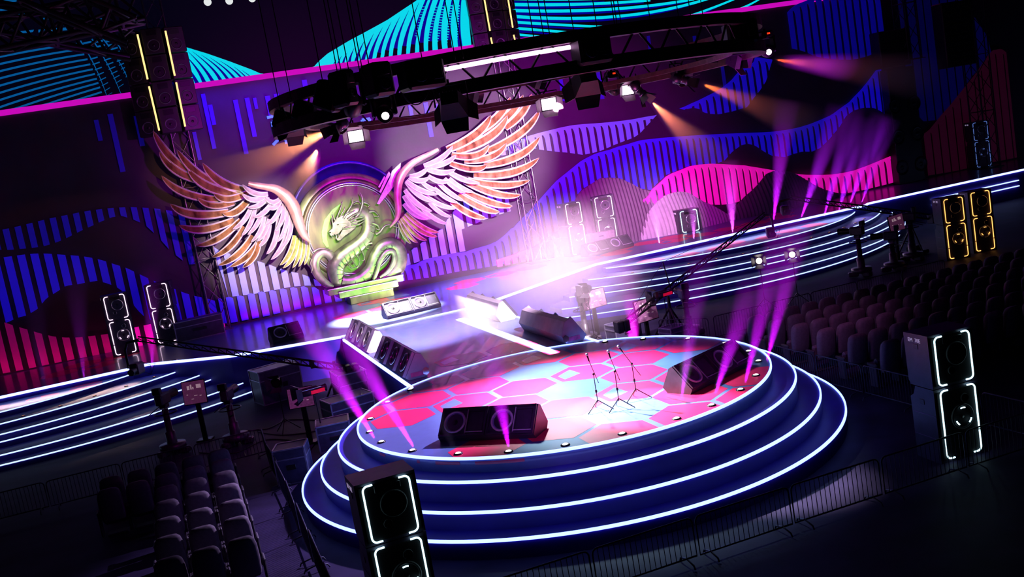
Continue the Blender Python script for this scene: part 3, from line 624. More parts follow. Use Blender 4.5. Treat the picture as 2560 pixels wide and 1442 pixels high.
for pts, r in (([(720, 470), (760, 455), (805, 478), (790, 495)], 12), ([(800, 540), (850, 535), (890, 580), (850, 580)], 13), ([(830, 640), (880, 660), (895, 700), (865, 690)], 12), ([(640, 500), (660, 460), (700, 445), (720, 455)], 10), ([(860, 740), (900, 720), (940, 670), (990, 655), (1080, 690)], 12), ([(830, 820), (790, 830), (775, 860), (800, 870)], 9), ([(300, 900), (340, 875), (400, 870), (470, 890)], 10), ([(290, 960), (275, 1000), (290, 1050), (280, 1090)], 10)):
    P = smooth(rel(pts, 30.6), 5); n = len(P)
    MB().tube(P, [r*K*(1-.85*i/n)+.006 for i in range(n)], 7).build('fin', M_DRG, neck, EO)
for pts in ([(640, 960), (670, 1000), (690, 1040)], [(620, 1020), (650, 1045), (690, 1040)], [(690, 930), (710, 955), (715, 985)], [(740, 890), (755, 930), (760, 970), (735, 980)], [(690, 1040), (710, 1020), (718, 990)]):
    P = smooth(rel(pts, 30.45), 4); n = len(P)
    MB().tube(P, [.05*(1-i/n)+.008 for i in range(n)], 6).build('claw', M_DRG, coil, EO)

# ================================================================== WINGS
M_FR = pm('feather_rim_silver', (235, 234, 240), .3, .3, .08, 5)
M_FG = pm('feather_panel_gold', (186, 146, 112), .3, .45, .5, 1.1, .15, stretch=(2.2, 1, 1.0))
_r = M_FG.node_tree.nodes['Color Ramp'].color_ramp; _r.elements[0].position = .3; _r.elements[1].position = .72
_r.elements[0].color = lin((84, 46, 28))+(1,); _r.elements[1].color = lin((206, 152, 104))+(1,)  # cream highlights and dark shading of the metal put into streaked colour
M_FL = pm('feather_panel_lilac', (185, 165, 185), .38, .4, .25, 3, .1)
M_FN = pm('feather_panel_green', (170, 175, 100), .36, .4, .5, 3, .2)
def feather(parent, org, base, tip, ctl, wpx, y, mats, name):
    n = 12; ctr = qb(base, ctl, tip, n); sect = [(-1, 0), (-.84, .07), (-.62, .015), (0, .085), (.62, .015), (.84, .07), (1, 0), (0, -.06)]
    vs = []
    for i, q in enumerate(ctr):
        t = i/n; a = ctr[max(0, i-1)]; b = ctr[min(n, i+1)]; dx, dy = b[0]-a[0], b[1]-a[1]; L = math.hypot(dx, dy); nx, ny = -dy/L, dx/L
        w = wpx*.5*max(.015, (1-t)**.62*(.62+1.25*t))
        for u, h in sect:
            p = aty((q[0]+nx*u*w, q[1]+ny*u*w), y); p.y -= h*min(1, w/8)+.10*math.sin(PI*t); vs.append(p)
    k = len(sect); m = MB(); rim = {0, 1, 4, 5, 6, 7}
    for j in range(k):
        m.add(vs, [(i*k+j, i*k+(j+1) % k, (i+1)*k+(j+1) % k, (i+1)*k+j) for i in range(n)], 0 if j in rim else 1)
    # merge duplicates by building once: indices repeat per strip, fine for a rigid shell
    m.add(vs[:k], [tuple(reversed(range(k)))], 0)
    return m.build(name, mats, parent, org)
wl = lambda p: (380+p[0]*.27741, 300+p[1]*.27741)
wr = lambda p: (960+p[0]*.29126, 230+p[1]*.29126)
def wing(label, conv, scale, org, prim, cov, green, arm, arm_r, y0, lean):
    t = thing('wing_sculpture', label, 'sculpture', org, group=None)
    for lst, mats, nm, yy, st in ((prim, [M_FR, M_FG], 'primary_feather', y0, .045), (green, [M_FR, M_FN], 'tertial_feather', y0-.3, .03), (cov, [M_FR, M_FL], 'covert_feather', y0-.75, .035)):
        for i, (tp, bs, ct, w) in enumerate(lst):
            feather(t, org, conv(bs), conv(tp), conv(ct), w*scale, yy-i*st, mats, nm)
    P = smooth([aty(conv(a), y0-1.55) for a in arm], 5); n = len(P); ra = [interp([(i/(len(arm_r)-1), r) for i, r in enumerate(arm_r)], k/(n-1))*scale*.0236 for k in range(n)]
    MB().tube(P, ra, 14, flat=(Vector((0, 1, 0)), .75)).build('wing_arm', pm('wing_arm_bronze', (205, 165, 150), .36, .4, .25, 2.5, .1), t, org)
    return t
PL = [((8, 95), (330, 470), (110, 330), 105), ((65, 285), (420, 545), (160, 470), 100), ((85, 500), (600, 715), (230, 700), 95), ((165, 755), (690, 830), (300, 905), 110), ((240, 945), (740, 900), (420, 1050), 100),
      ((225, 265), (640, 610), (350, 490), 100), ((455, 385), (880, 640), (580, 610), 110), ((320, 435), (800, 670), (440, 640), 110), ((410, 700), (740, 745), (510, 815), 80), ((555, 655), (870, 650), (650, 775), 90), ((635, 840), (880, 700), (760, 880), 95),
      ((400, 1130), (800, 900), (590, 1120), 90), ((540, 1235), (830, 960), (720, 1180), 85), ((595, 1310), (905, 1040), (800, 1240), 85), ((700, 1325), (970, 1080), (880, 1250), 80), ((815, 1330), (965, 1090), (945, 1250), 75)]
CL = [((955, 1145), (1060, 930), (1050, 1080), 60), ((1030, 1210), (1140, 880), (1130, 1120), 65), ((1070, 1260), (1225, 980), (1195, 1160), 65), ((725, 985), (890, 790), (840, 930), 60), ((805, 1045), (930, 790), (895, 960), 58), ((860, 1035), (995, 820), (955, 960), 55), ((890, 1100), (1015, 870), (985, 1030), 55), ((945, 1095), (1055, 890), (1025, 1030), 55),
      ((1165, 1160), (1255, 840), (1265, 1050), 58), ((1130, 1100), (1225, 790), (1225, 990), 58), ((1100, 1010), (1185, 750), (1195, 920), 55), ((1020, 950), (1160, 770), (1125, 900), 60), ((915, 875), (1090, 730), (1010, 865), 62), ((860, 785), (1045, 690), (965, 800), 62), ((1035, 780), (1160, 725), (1105, 825), 60), ((810, 660), (1035, 680), (905, 770), 66), ((1010, 680), (1155, 705), (1080, 790), 58), ((815, 580), (1045, 665), (905, 695), 66)]
GL = [((1150, 1310), (1285, 1040), (1255, 1230), 62), ((1180, 1335), (1315, 1060), (1295, 1250), 60), ((1265, 1335), (1345, 1060), (1335, 1240), 52), ((1320, 1325), (1370, 1070), (1378, 1230), 48), ((1370, 1310), (1405, 1080), (1420, 1210), 44)]
wing('outspread feathered wing with dark gold feathers reaching the dark side, left of the medallion', wl, .27741, (-4.5, 30.6, 7), PL, CL, GL,
     [(868, 572), (940, 588), (1040, 605), (1120, 625), (1205, 685), (1270, 770), (1308, 870), (1340, 970), (1380, 1050), (1432, 1102)], [20, 26, 30, 40, 52, 54, 48, 42, 30, 5], 31.0, 0)
PR = [((1195, 22), (850, 345), (1110, 215), 95), ((1268, 15), (1040, 310), (1210, 190), 90), ((1085, 42), (740, 380), (1010, 235), 100), ((1337, 152), (890, 505), (1240, 365), 95), ((1337, 383), (860, 630), (1210, 585), 92), ((1332, 563), (770, 710), (1140, 745), 95), ((1255, 753), (720, 755), (1060, 845), 85), ((1180, 880), (690, 765), (1000, 930), 82), ((1105, 978), (690, 850), (950, 990), 80), ((995, 1027), (640, 880), (860, 1035), 78), ((877, 1082), (580, 940), (740, 1075), 76),
      ((1060, 200), (620, 510), (985, 400), 105), ((917, 198), (540, 495), (840, 380), 105), ((1052, 438), (690, 590), (960, 600), 80), ((902, 450), (580, 540), (830, 595), 85), ((887, 622), (570, 612), (790, 705), 80)]
CRt = [((630, 997), (350, 885), (480, 1000), 55), ((580, 1072), (390, 950), (470, 1050), 50), ((550, 1132), (330, 1000), (430, 1110), 52), ((415, 1087), (168, 890), (275, 1065), 58), ((385, 1092), (168, 960), (260, 1085), 50), ((415, 1022), (178, 840), (285, 1000), 58), ((690, 937), (470, 780), (560, 885), 55), ((640, 952), (430, 820), (520, 925), 50), ((430, 942), (190, 770), (295, 920), 58), ((770, 857), (560, 740), (655, 845), 55), ((825, 782), (550, 680), (685, 775), 60), ((700, 865), (520, 740), (600, 840), 50), ((470, 877), (190, 760), (315, 875), 60), ((475, 842), (320, 765), (390, 845), 50), ((565, 762), (380, 720), (470, 795), 55), ((395, 727), (215, 730), (310, 795), 58), ((615, 663), (360, 655), (500, 725), 62), ((620, 538), (370, 650), (545, 625), 62), ((592, 458), (340, 632), (515, 585), 62), ((380, 640), (218, 722), (320, 725), 58)]
GR = [((475, 1205), (185, 1040), (330, 1195), 58), ((460, 1240), (170, 1060), (320, 1235), 58), ((370, 1272), (150, 1080), (260, 1255), 52), ((292, 1292), (135, 1100), (210, 1265), 46), ((235, 1302), (125, 1120), (170, 1265), 40)]
wing('outspread feathered wing with bright cream feathers rising to the lamps, right of the medallion', wr, .29126, (5.5, 30.6, 8), PR, CRt, GR,
     [(465, 492), (400, 527), (320, 565), (250, 605), (195, 655), (150, 715), (122, 800), (115, 900), (122, 1000), (108, 1085), (50, 1162)], [16, 20, 24, 28, 33, 36, 34, 32, 28, 20, 5], 31.0, 0)
# fanned sword-like bars on the medallion's upper right rim
for pts in ([(868, 465), (890, 472), (1030, 300), (1080, 190), (1082, 98), (1005, 170), (985, 235)], [(890, 360), (905, 368), (990, 200), (978, 175), (960, 200)], [(880, 315), (892, 322), (945, 230), (935, 215)]):
    MB().prism(rel(pts, 30.5), (0, -.16, 0)).build('sword_bar', pm('sword_bar_metal', (190, 170, 180), .3, .5), em, EO)
# ================================================================== LOUDSPEAKERS
M_CAB = pm('speaker_cabinet', (52, 46, 66), .42, .1, .3, 4, .08)
M_BAF = pm('speaker_baffle', (64, 56, 74), .5, .1, .2, 8, .05)
M_CONE = pm('speaker_cone', (120, 105, 135), .4, .1, .15, 10)
M_DUST = pm('speaker_dust_cap', (18, 14, 22), .35, .1, .1, 10)
M_CHR = pm('chrome_trim', (210, 205, 215), .2, .9, .05, 10)
N_WHITE = neon('bracket_neon_cold', (190, 240, 255), 3.2)
N_PINK = neon('bracket_neon_pink', (255, 215, 250), 2.6)
N_ORNG = neon('bracket_neon_amber', (255, 150, 40), 1.6)
N_DIM = neon('bracket_neon_dim', (90, 120, 200), .8)
RX = Matrix.Rotation(PI/2, 4, 'X')
def woofer(parent, mat4, r, org=None, nm='woofer', cone=None, ring=None):
    o = MB().lathe([(r, 0), (r, .02), (r*.9, .045), (r*.84, .02), (r*.84, -.005)], mat4, 22).build(nm, ring or M_CHR, parent, org)
    MB().lathe([(r*.84, .002), (r*.45, -.06), (r*.36, -.06)], mat4, 22).build('cone', cone or M_CONE, o, org)
    MB().lathe([(r*.38, -.06), (r*.3, -.02), (r*.14, .005), (0, .01)], mat4, 18).build('dust_cap', M_DUST, o, org)
    return o
def hook(x, z0, z1, sgn, top=True, bot=True, y=0, r=.019, R=.1, L=.1):
    """neon bracket line: vertical with inward rounded hooks; sgn=-1 left bar (hooks point right)"""
    d = -sgn; P = []
    if top: P += [(x+d*(R+L), y, z1)]+[(x+d*R*(1-math.sin(a)), y, z1-R*(1-math.cos(a))) for a in [PI/2*i/5 for i in range(6)]]
    else: P += [(x, y, z1)]
    if bot: P += [(x+d*R*(1-math.cos(a)), y, z0+R*(1-math.sin(a))) for a in [PI/2*i/5 for i in range(6)]]+[(x+d*(R+L), y, z0)]
    else: P += [(x, y, z0)]
    return MB().tube(P, r, 7)
def text_mesh(parent, txt, size, mat4, mat, name='lettering'):
    cu = bpy.data.curves.new(name, 'FONT'); cu.body = txt; cu.size = size; cu.extrude = .004; cu.resolution_u = 2
    tmp = bpy.data.objects.new(name+'_tmp', cu); COL.objects.link(tmp)
    dg = bpy.context.evaluated_depsgraph_get(); me = bpy.data.meshes.new_from_object(tmp.evaluated_get(dg))
    bpy.data.objects.remove(tmp); me.transform(mat4); me.materials.clear(); me.materials.append(mat)
    for p in me.polygons: p.material_index = 0
    o = bpy.data.objects.new(name, me); COL.objects.link(o); o.parent = parent; return o
M_LET = pm('lettering_white', (235, 225, 245), .5, emit=(200, 180, 230), strength=.35)
def cabinet_prof(parent, z0, z1, w, d, name, notch):
    """side outline with a small step towards the back, swept across the width"""
    if notch > 0: out = [(-d/2, z0), (d/2-.05, z0), (d/2-.05, z0+.04), (d/2, z0+.1), (d/2, z1), (-d/2, z1)]
    else: out = [(-d/2, z0), (d/2, z0), (d/2, z1-.28), (d/2-.12, z1-.2), (d/2-.2, z1-.02), (d/2-.2, z1), (-d/2, z1)]
    return MB().prism([(-w/2, y, z) for y, z in out], (w, 0, 0)).build(name, M_CAB, parent)
def pa_tower(label, loc, rotz, neon_m, single=False, scale=1., group=None, dark=False):
    rg = pm('woofer_ring_black', (24, 22, 28), .6) if dark else None; cn = M_DUST if dark else None; bf = pm('baffle_black', (14, 13, 17), .7, spec=.2) if dark else M_BAF
    t = thing('neon_speaker', label, 'loudspeaker', loc, rotz, group, scale)
    W, D = 1.2, .84; yf = -D/2
    zo = 0 if single else 1.76
    up = cabinet_prof(t, zo, zo+1.24, W, D, 'upper_cabinet', 1)
    MB().box((0, yf-.012, zo+.62), (W-.1, .03, 1.12), None, 0, .02).build('baffle', bf, up)
    MB().box((.02, yf-.03, zo+1.06), (.52, .02, .13), None, 0, .03).build('slot', M_DUST, up)
    woofer(up, Matrix.Translation((.08, yf-.03, zo+.72)) @ RX, .27, None, 'woofer', cn, rg)
    woofer(up, Matrix.Translation((-.1, yf-.03, zo+.36)) @ RX, .09, None, 'tweeter', cn, rg)
    for s in (-1, 1):
        hook(s*.46, zo+.06, zo+1.18, s, True, True, yf-.045).build('neon_bracket', neon_m, t)
        MB().box((s*(W/2-.02), .02, zo+.95), (.06, .2, .16), None, 0, .04).build('handle', M_DUST, up)
    text_mesh(up, 'EM  70E', .13, Matrix.Translation((-W/2-.006, .27, zo+1.05)) @ Matrix.Rotation(-PI/2, 4, 'Z') @ RX, M_LET)
    if not single:
        lo = cabinet_prof(t, 0, 1.74, W, D, 'lower_cabinet', -1)
        MB().box((0, yf-.012, .87), (W-.1, .03, 1.6), None, 0, .02).build('baffle', bf, lo)
        c = Matrix.Translation((.06, yf-.03, 1.0)) @ RX
        woofer(lo, c, .3, None, 'woofer', cn, rg)
        for a in (90, 215, 325):
            P = [c @ Vector((.21*math.cos(math.radians(a+q)), .21*math.sin(math.radians(a+q)), .05)) for q in (-16, -8, 0, 8, 16)]
            MB().tube(P, .016, 6).build('neon_arc', neon_m, lo)
        woofer(lo, Matrix.Translation((.16, yf-.03, 1.42)) @ RX, .1, None, 'tweeter', cn, rg)
        for s in (-1, 1):
            hook(s*.46, .62, 1.69, s, True, False, yf-.045).build('neon_bracket', neon_m, t)
            hook(s*.46, .1, .58, s, False, True, yf-.045).build('neon_bracket', neon_m, t)
            MB().box((s*(W/2-.02), .02, 1.4), (.06, .2, .16), None, 0, .04).build('handle', M_DUST, lo)
        for z in (1.12, .58): MB().box((0, 0, z), (W+.012, D-.02, .012)).build('seam', pm('cabinet_seam', (130, 90, 140), .4), lo)
    return t
GPA = 'tall neon bracket speakers'
pa_tower('tall speaker with cold neon brackets on the floor right of the round stage', (6.74, -8.72, 0), math.radians(-4), N_WHITE, scale=1.07, dark=True)
pa_tower('nearest neon bracket speaker, cut by the frame in front of the round stage', (-7.27, -8.16, 0), math.radians(2), N_WHITE, scale=1.07, dark=True)
pa_tower('lilac neon bracket speaker at the far left of the main stage, nearer the frame edge', (-13.55, 30.1, ZD), math.radians(3), N_PINK, scale=1.12)
pa_tower('lilac neon bracket speaker at the left, nearer the lattice tower', (-11.2, 31.2, ZD), math.radians(-12), N_PINK, scale=1.14)
pa_tower('tall white neon speaker in the haze, nearer the right lattice tower', (13.95, 31.2, ZD), math.radians(6), N_PINK, scale=1.13)
pa_tower('tall white neon speaker turned right, beside the hot pink wave', (16.3, 31.2, ZD), math.radians(-18), N_PINK, scale=1.14)
pa_tower('single short neon speaker before the pale ribbed mound', (21.9, 30.75, ZD), math.radians(-12), N_WHITE, True, 1.22)
N_AMB = neon('bracket_neon_two_tone', (255, 175, 90), 2.2)
pa_tower('amber neon speaker in the dark at the right, nearer the camera crew', (26.6, 12.4, 0), math.radians(-14), N_AMB, scale=1.05)
pa_tower('amber neon speaker in the dark at the right, closest to the frame edge', (28.5, 12.6, 0), math.radians(-14), N_AMB, scale=1.05)
pa_tower('small distant neon speaker by the far right lattice tower', (47.3, 31.6, ZD), math.radians(-16), N_DIM, scale=1.15)

# ------------------------------------------------------------------ floor monitors
def wedge(label, loc, rotz, units=2, L=2.9, group='floor monitors', scale=1.):
    t = thing('floor_monitor', label, 'floor monitor', loc, rotz, group, scale)
    prof = [(-.5, .14), (-.42, 0), (.36, 0), (.5, .16), (.2, .72), (.08, .78)]
    o = MB().prism([(-L/2, y, z) for y, z in prof], (L, 0, 0)).build('cabinet', M_CAB, t)
    a = Vector((0, -.5, .14)); b = Vector((0, .08, .78)); v = (b-a).normalized(); nrm = Vector((0, -v.z, v.y))
    R = Matrix(((1, 0, 0), (0, v.y, nrm.y), (0, v.z, nrm.z))).to_4x4()   # local x, up-slope, outward
    ul = L/units
    for u in range(units):
        xc = -L/2+ul*(u+.5); base = (a+b)/2
        def M(x, s, h=0): return Matrix.Translation(Vector((xc+x, 0, 0))+base+v*s+nrm*h) @ R
        f = MB(); h2 = .39
        for (x0, s0, dx, ds) in ((0, h2, ul*.97, .05), (0, -h2, ul*.97, .05), (-ul*.47, 0, .05, .8), (ul*.47, 0, .05, .8)):
            f.box(M(x0, s0, .02).translation, (dx, ds, .07), M(0, 0).to_3x3())
        f.build('baffle_frame', M_CAB, t)
        woofer(t, M(-ul*.19, 0, .012), .33, None, 'woofer', pm('woofer_cone_violet', (118, 100, 170), .4), pm('monitor_ring_light', (205, 190, 215), .3, .15))
        hm = MB()
        for (x0, s0, dx, ds) in ((ul*.06, 0, .02, .72), (ul*.25, -.3, ul*.36, .025)): hm.box(M(x0, s0, .01).translation, (dx, ds, .03), M(0, 0).to_3x3())
        hm.build('chrome_edge', pm('monitor_ring_light', (205, 190, 215), .3, .15), t)
        hb = MB(); q = [M(ul*.24+dx, ds, .006).translation for dx, ds in ((-ul*.15, -.27), (ul*.17, -.27), (ul*.17, .3), (-ul*.15, .3))]; q2 = [M(ul*.24+dx, ds, -.1).translation for dx, ds in ((-ul*.02, -.05), (ul*.02, -.05), (ul*.02, .05), (-ul*.02, .05))]
        hb.add(q+q2, [(i, (i+1) % 4, 4+(i+1) % 4, 4+i) for i in range(4)]+[(4, 5, 6, 7)]); hb.build('horn', M_DUST, t)
    return t
wedge('twin floor monitor at the near left edge of the round stage', (-3.25, -3.05, ZD), math.radians(-43.6), 2, 2.85)
wedge('twin floor monitor at the right edge of the round stage', (3.35, -3.2, ZD), math.radians(25), 2, 3.05)
wm = wedge('pale twin floor monitor before the dragon medallion base', (.72, 22.2, ZD), math.radians(5), 2, 2.95)
wedge('single small floor monitor on the dim left part of the main stage', (-5.75, 22.35, ZD), math.radians(8), 1, 1.55)
wedge('twin floor monitor lying before the white neon speakers in the haze', (15.4, 29.6, ZD), math.radians(10), 2, 3.5)
# hardware cases piled between the white neon speakers
for i, (x, z, w) in enumerate(((15.6, ZD+.0, 1.9), (15.5, ZD+.62, 1.8))):
    t = thing('equipment_case', ('lower ' if i == 0 else 'upper ')+'pale equipment case of the pair stacked before the right white neon speaker', 'case', (x, 30.55, z), math.radians(-14), 'equipment cases')
    MB().box((0, 0, .3), (w, .55, .6), None, 0, .03).build('case_body', pm('pale_case', (150, 130, 150), .5), t); MB().box((0, -.285, .35), (.3, .03, .06)).build('latch', M_CHR, t)

# ------------------------------------------------------------------ walkway speaker arrays
M_PALE = pm('array_end_panel', (170, 165, 195), .5, .1, .1, 3)
def array_box(label, loc, L, mir, marked):
    CB = M_CAB if mir > 0 else pm('array_cabinet_hazelit', (165, 150, 178), .5, .1, .12, 3)  # right-hand bars: haze and stage light put into a paler cabinet colour
    t = thing('side_fill_speaker', label, 'loudspeaker', loc, 0, 'speaker bars along the walkway')
    s = mir
    prof = [(s*-.42, .1), (s*-.3, 0), (s*.36, 0), (s*.52, .34), (s*.3, .84), (s*.1, .92)]
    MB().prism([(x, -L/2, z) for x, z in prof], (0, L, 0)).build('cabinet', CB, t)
    for e, nm in ((-1, 'end_panel'), (1, 'end_panel')):
        p = [(x*.99, e*(L/2), z*.985+.004) for x, z in prof]
        MB().prism(p, (0, e*.03, 0)).build(nm, M_PALE, t)
    a = Vector((s*-.42, 0, .1)); b = Vector((s*.1, 0, .92)); v = (b-a).normalized(); nrm = Vector((-v.z*s, 0, v.x*s)); nrm = nrm if nrm.x*s < 0 else -nrm
    yv = v.cross(nrm) if v.cross(nrm).y > 0 else -v.cross(nrm)
    R = Matrix((yv, v, nrm)).transposed().to_4x4()
    if R.determinant() < 0: R = Matrix((-yv, v, nrm)).transposed().to_4x4()
    n = 3; ul = L/n
    for k in range(n):
        c = (a+b)/2; c.y = -L/2+ul*(k+.5)
        woofer(t, Matrix.Translation(c+nrm*.015) @ R, .36, None, 'driver', pm('driver_cone_dark', (50, 38, 62), .35))
    for k in range(n+1):
        c = (a+b)/2; c.y = max(-L/2+.06, min(L/2-.06, -L/2+ul*k))
        MB().box(c+nrm*.05, (.1 if R.col[0].y else .1, .95, .12), R.to_3x3()).build('divider', M_PALE if marked else M_CAB, t)
    if marked:
        e = -L/2-.035
        MB().box((s*.1, e, .16), (.62, .012, .16)).build('pink_label', pm('label_pink', (240, 90, 170), .5), t)
        MB().prism([(s*.36+.13*math.cos(PI/6+PI/3*i), e-.012, .2+.15*math.sin(PI/6+PI/3*i)) for i in range(6)], (0, -.01, 0)).build('hexagon_badge', M_CHR, t)
    return t
array_box('dark three-driver speaker bar on the walkway left edge, by the main stage', (-3.05, 15.6, ZD), 4.6, 1, False)
array_box('three-driver speaker bar with pale dividers on the walkway left edge, touching the round stage', (-3.05, 8.75, ZD), 5.0, 1, True)
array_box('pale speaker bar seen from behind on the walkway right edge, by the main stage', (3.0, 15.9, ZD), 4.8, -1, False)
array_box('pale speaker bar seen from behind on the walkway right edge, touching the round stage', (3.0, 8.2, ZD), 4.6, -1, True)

# ------------------------------------------------------------------ microphone stands
def mic(label, base, head, knee, gh=.3):
    B = Vector(base); t = thing('microphone_stand', label, 'microphone stand', B, 0, 'microphone stands on the round stage')
    H = aty(head, B.y)-B; Kp = aty(knee, B.y)-B; Kp.x *= .6
    for i, a in enumerate((200, 320, 80)):
        q = math.radians(a); MB().tube([(0, 0, .3), (.42*math.cos(q), .42*math.sin(q), .015)], .014, 6).build('leg', M_BLACKM, t)
    MB().cyl((0, 0, .22), Kp, .013, .011, 8).build('pole', M_BLACKM, t)
    o = MB().cyl(Kp*.52+Vector((0, 0, -.02)), Kp*.52+Vector((0, 0, .05)), .03, None, 8).build('clutch', M_BLACKM, t)
    MB().ball(Kp, .035, 8).build('joint', M_BLACKM, t)
    d = (H-Kp).normalized(); tl = Kp-d*(.28 if gh < .5 else .45)
    MB().cyl(tl if gh > .5 else tl+Vector((.06, 0, 0)), H-d*.17, .009, None, 8).build('boom', M_BLACKM, t)
    m = MB().cyl(H-d*.2, H-d*.03, .018, .026, 10).build('microphone', M_BLACKM, t)
    MB().ball(H, .042, 12).build('grille', pm('mic_grille', (200, 195, 205), .3, .8), m)
    return t
mic('straight microphone stand, leftmost of the three on the round stage', (-.26, -3.4, ZD), (1467, 886), (1484, 935))
mic('straight microphone stand standing between the other two', (.2, -3.78, ZD), (1520.5, 878), (1538, 928))
mic('microphone stand with tilted boom arm, nearest the right twin monitor', (.97, -3.3, ZD), (1546, 866), (1579, 909), .6)
# ================================================================== LATTICE TOWERS
def lattice(m, p0, p1, w, seg, r=.05, rd=.028, spin=0.):
    p0, p1 = Vector(p0), Vector(p1); d = (p1-p0); L = d.length; d.normalize()
    a = Vector((1, 0, 0)) if abs(d.z) > .7 else d.cross(Vector((0, 0, 1))).normalized(); b = d.cross(a).normalized(); a = b.cross(d)
    c = [(a*sx+b*sy)*w/2 for sx, sy in ((-1, -1), (1, -1), (1, 1), (-1, 1))]
    for q in c: m.cyl(p0+q, p1+q, r, None, 7, 0)
    n = max(1, int(L/seg))
    for i in range(n):
        s0, s1 = p0+d*L*i/n, p0+d*L*(i+1)/n
        for k in range(4):
            u, v = c[k], c[(k+1) % 4]
            if i % 2: u, v = v, u
            m.cyl(s0+u, s1+v, rd, None, 5, 0, False)
            if i % 3 == 0: m.cyl(s0+c[k], s0+c[(k+1) % 4], rd, None, 5, 0, False)
    return m
M_TRD = pm('dark_truss', (45, 40, 50), .5, .5, .3, 10)
def tower(label, x, y, z0, z1, w, mat, seg=1.3):
    t = thing('lattice_tower', label, 'truss tower', (x, y, z0))
    lattice(MB(), (x, y, z0+.06), (x, y, z1), w, seg).build('lattice', mat, t, (x, y, z0))
    MB().box((x, y, z0+.03), (w+.35, w+.35, .06)).build('base_plate', mat, t, (x, y, z0)); return t
tower('steel lattice tower behind the left wing, carrying the amber-lit speaker cluster', -8.35, 31.95, ZD, 22.5, .95, M_STEEL)
tower('steel lattice tower in the haze at the tip of the right wing', 11.45, 31.75, ZD, 21.5, .95, M_STEEL)
tower('dark lattice tower at the far right by the maroon slats', 47.0, 30.6, ZD, 14.2, 1.2, M_TRD)
tower('black lattice tower between the dark blue slatted blocks at the upper right', 41.5, 31.0, 10.5, 21, 1.1, M_TRD)
# ------------------------------------------------------------------ hanging speaker clusters with amber bars
N_BAR = neon('amber_bar_neon', (255, 205, 130), 1.7)
def cluster(label, pts, y, cols):
    """pts: pixel of top-left and bottom-right corner of the front; bars given in pixels"""
    A = aty(pts[0], y); B = aty(pts[1], y); x0, x1, zt, zb = A.x, B.x, A.z, B.z
    c = Vector(((x0+x1)/2, y, zb)); t = thing('hanging_speaker_cluster', label, 'loudspeaker', c)
    n = cols; w = (x1-x0)/n; rows = 4; h = (zt-zb)/rows
    for i in range(n):
        for j in range(rows):
            xc = x0+w*(i+.5); z = zb+h*(j+.5); ang = (i-(n-1)/2)*-.22
            o = MB().box((0, 0, 0), (w*.97, .9, h*.97), None, 0, .04).build('cabinet', M_BLACK, t); o.location = Vector((xc, y+.35*abs(i-(n-1)/2)**1.5, z))-c; o.rotation_euler = (0, 0, -ang)
            f = Matrix.Translation((0, -.46, -h*.16)) @ RX; woofer(o, f, min(w, h)*.3, None, 'woofer', M_DUST if j or i == 0 else M_CONE, pm('woofer_ring_grey', (70, 62, 82), .4))
            MB().box((0, -.455, h*.3), (w*.5, .02, h*.2), None, 0, .03).build('horn', M_DUST, o)
    return t, c
def bars(t, c, lst, y, r=.05):
    for a, b in lst:
        P, Q = aty(a, y), aty(b, y); MB().tube([P, Q], r, 8).build('amber_bar', N_BAR, t, c)
t, c = cluster('black speaker cluster hung high on the left with four amber light bars', ((296, 82), (507, 322)), 31.2, 3)
bars(t, c, (((343.5, 86), (369, 198)), ((413.5, 77), (437, 189)), ((372.5, 216), (398, 326)), ((440.5, 206), (463, 316))), 30.62)
t, c = cluster('speaker cluster with amber bars hung at the top right of the dark central screen', ((1160, -60), (1303, 118)), 30.6, 3)
bars(t, c, (((1206, -30), (1225, 77)), ((1264, -40), (1282, 69)), ((1227, 94), (1236, 133)), ((1284, 87), (1294, 124))), 30.0)
# big dark hanging boxes at the far right
for lab, p0, p1, y, lines in (('black hanging box under the tower between the dark blue slats', (2195, 80), (2280, 160), 30.8, 0), ('tall black hanging louvred speaker at the far right tower', (2352, 8), (2442, 158), 30.0, 9)):
    A, B = aty(p0, y), aty(p1, y); c = Vector(((A.x+B.x)/2, y, B.z)); t = thing('hanging_speaker_box', lab, 'loudspeaker', c)
    MB().box((0, .5, (A.z-B.z)/2), (B.x-A.x, 1.0, A.z-B.z), None, 0, .05).build('cabinet', M_BLACK, t)
    g = MB()
    for i in range(max(lines, 3)): g.box((0, -.01, (A.z-B.z)*(.12+.8*i/max(lines, 3))), ((B.x-A.x)*.85, .04, .05))
    g.build('louvre_grille', M_BLACKM, t)
# stacked black drape block between the wall halves
A, B = aty((2212, 175), 31.6), aty((2318, 440), 31.6)
t = thing('speaker_wall', 'black wall of subwoofers standing right of the magenta slats', 'loudspeaker', ((A.x+B.x)/2, 31.6, ZD))
MB().box((0, .4, (A.z-ZD)/2), (B.x-A.x-.3, .8, A.z-ZD), None, 0, .04).build('cabinet', M_BLACK, t)
for x in (-.8, .9):
    for z in (1.2, 3.4, 5.6): woofer(t, Matrix.Translation((x, -.02, z)) @ RX, .55, None, 'woofer', M_DUST, M_BLACKM)

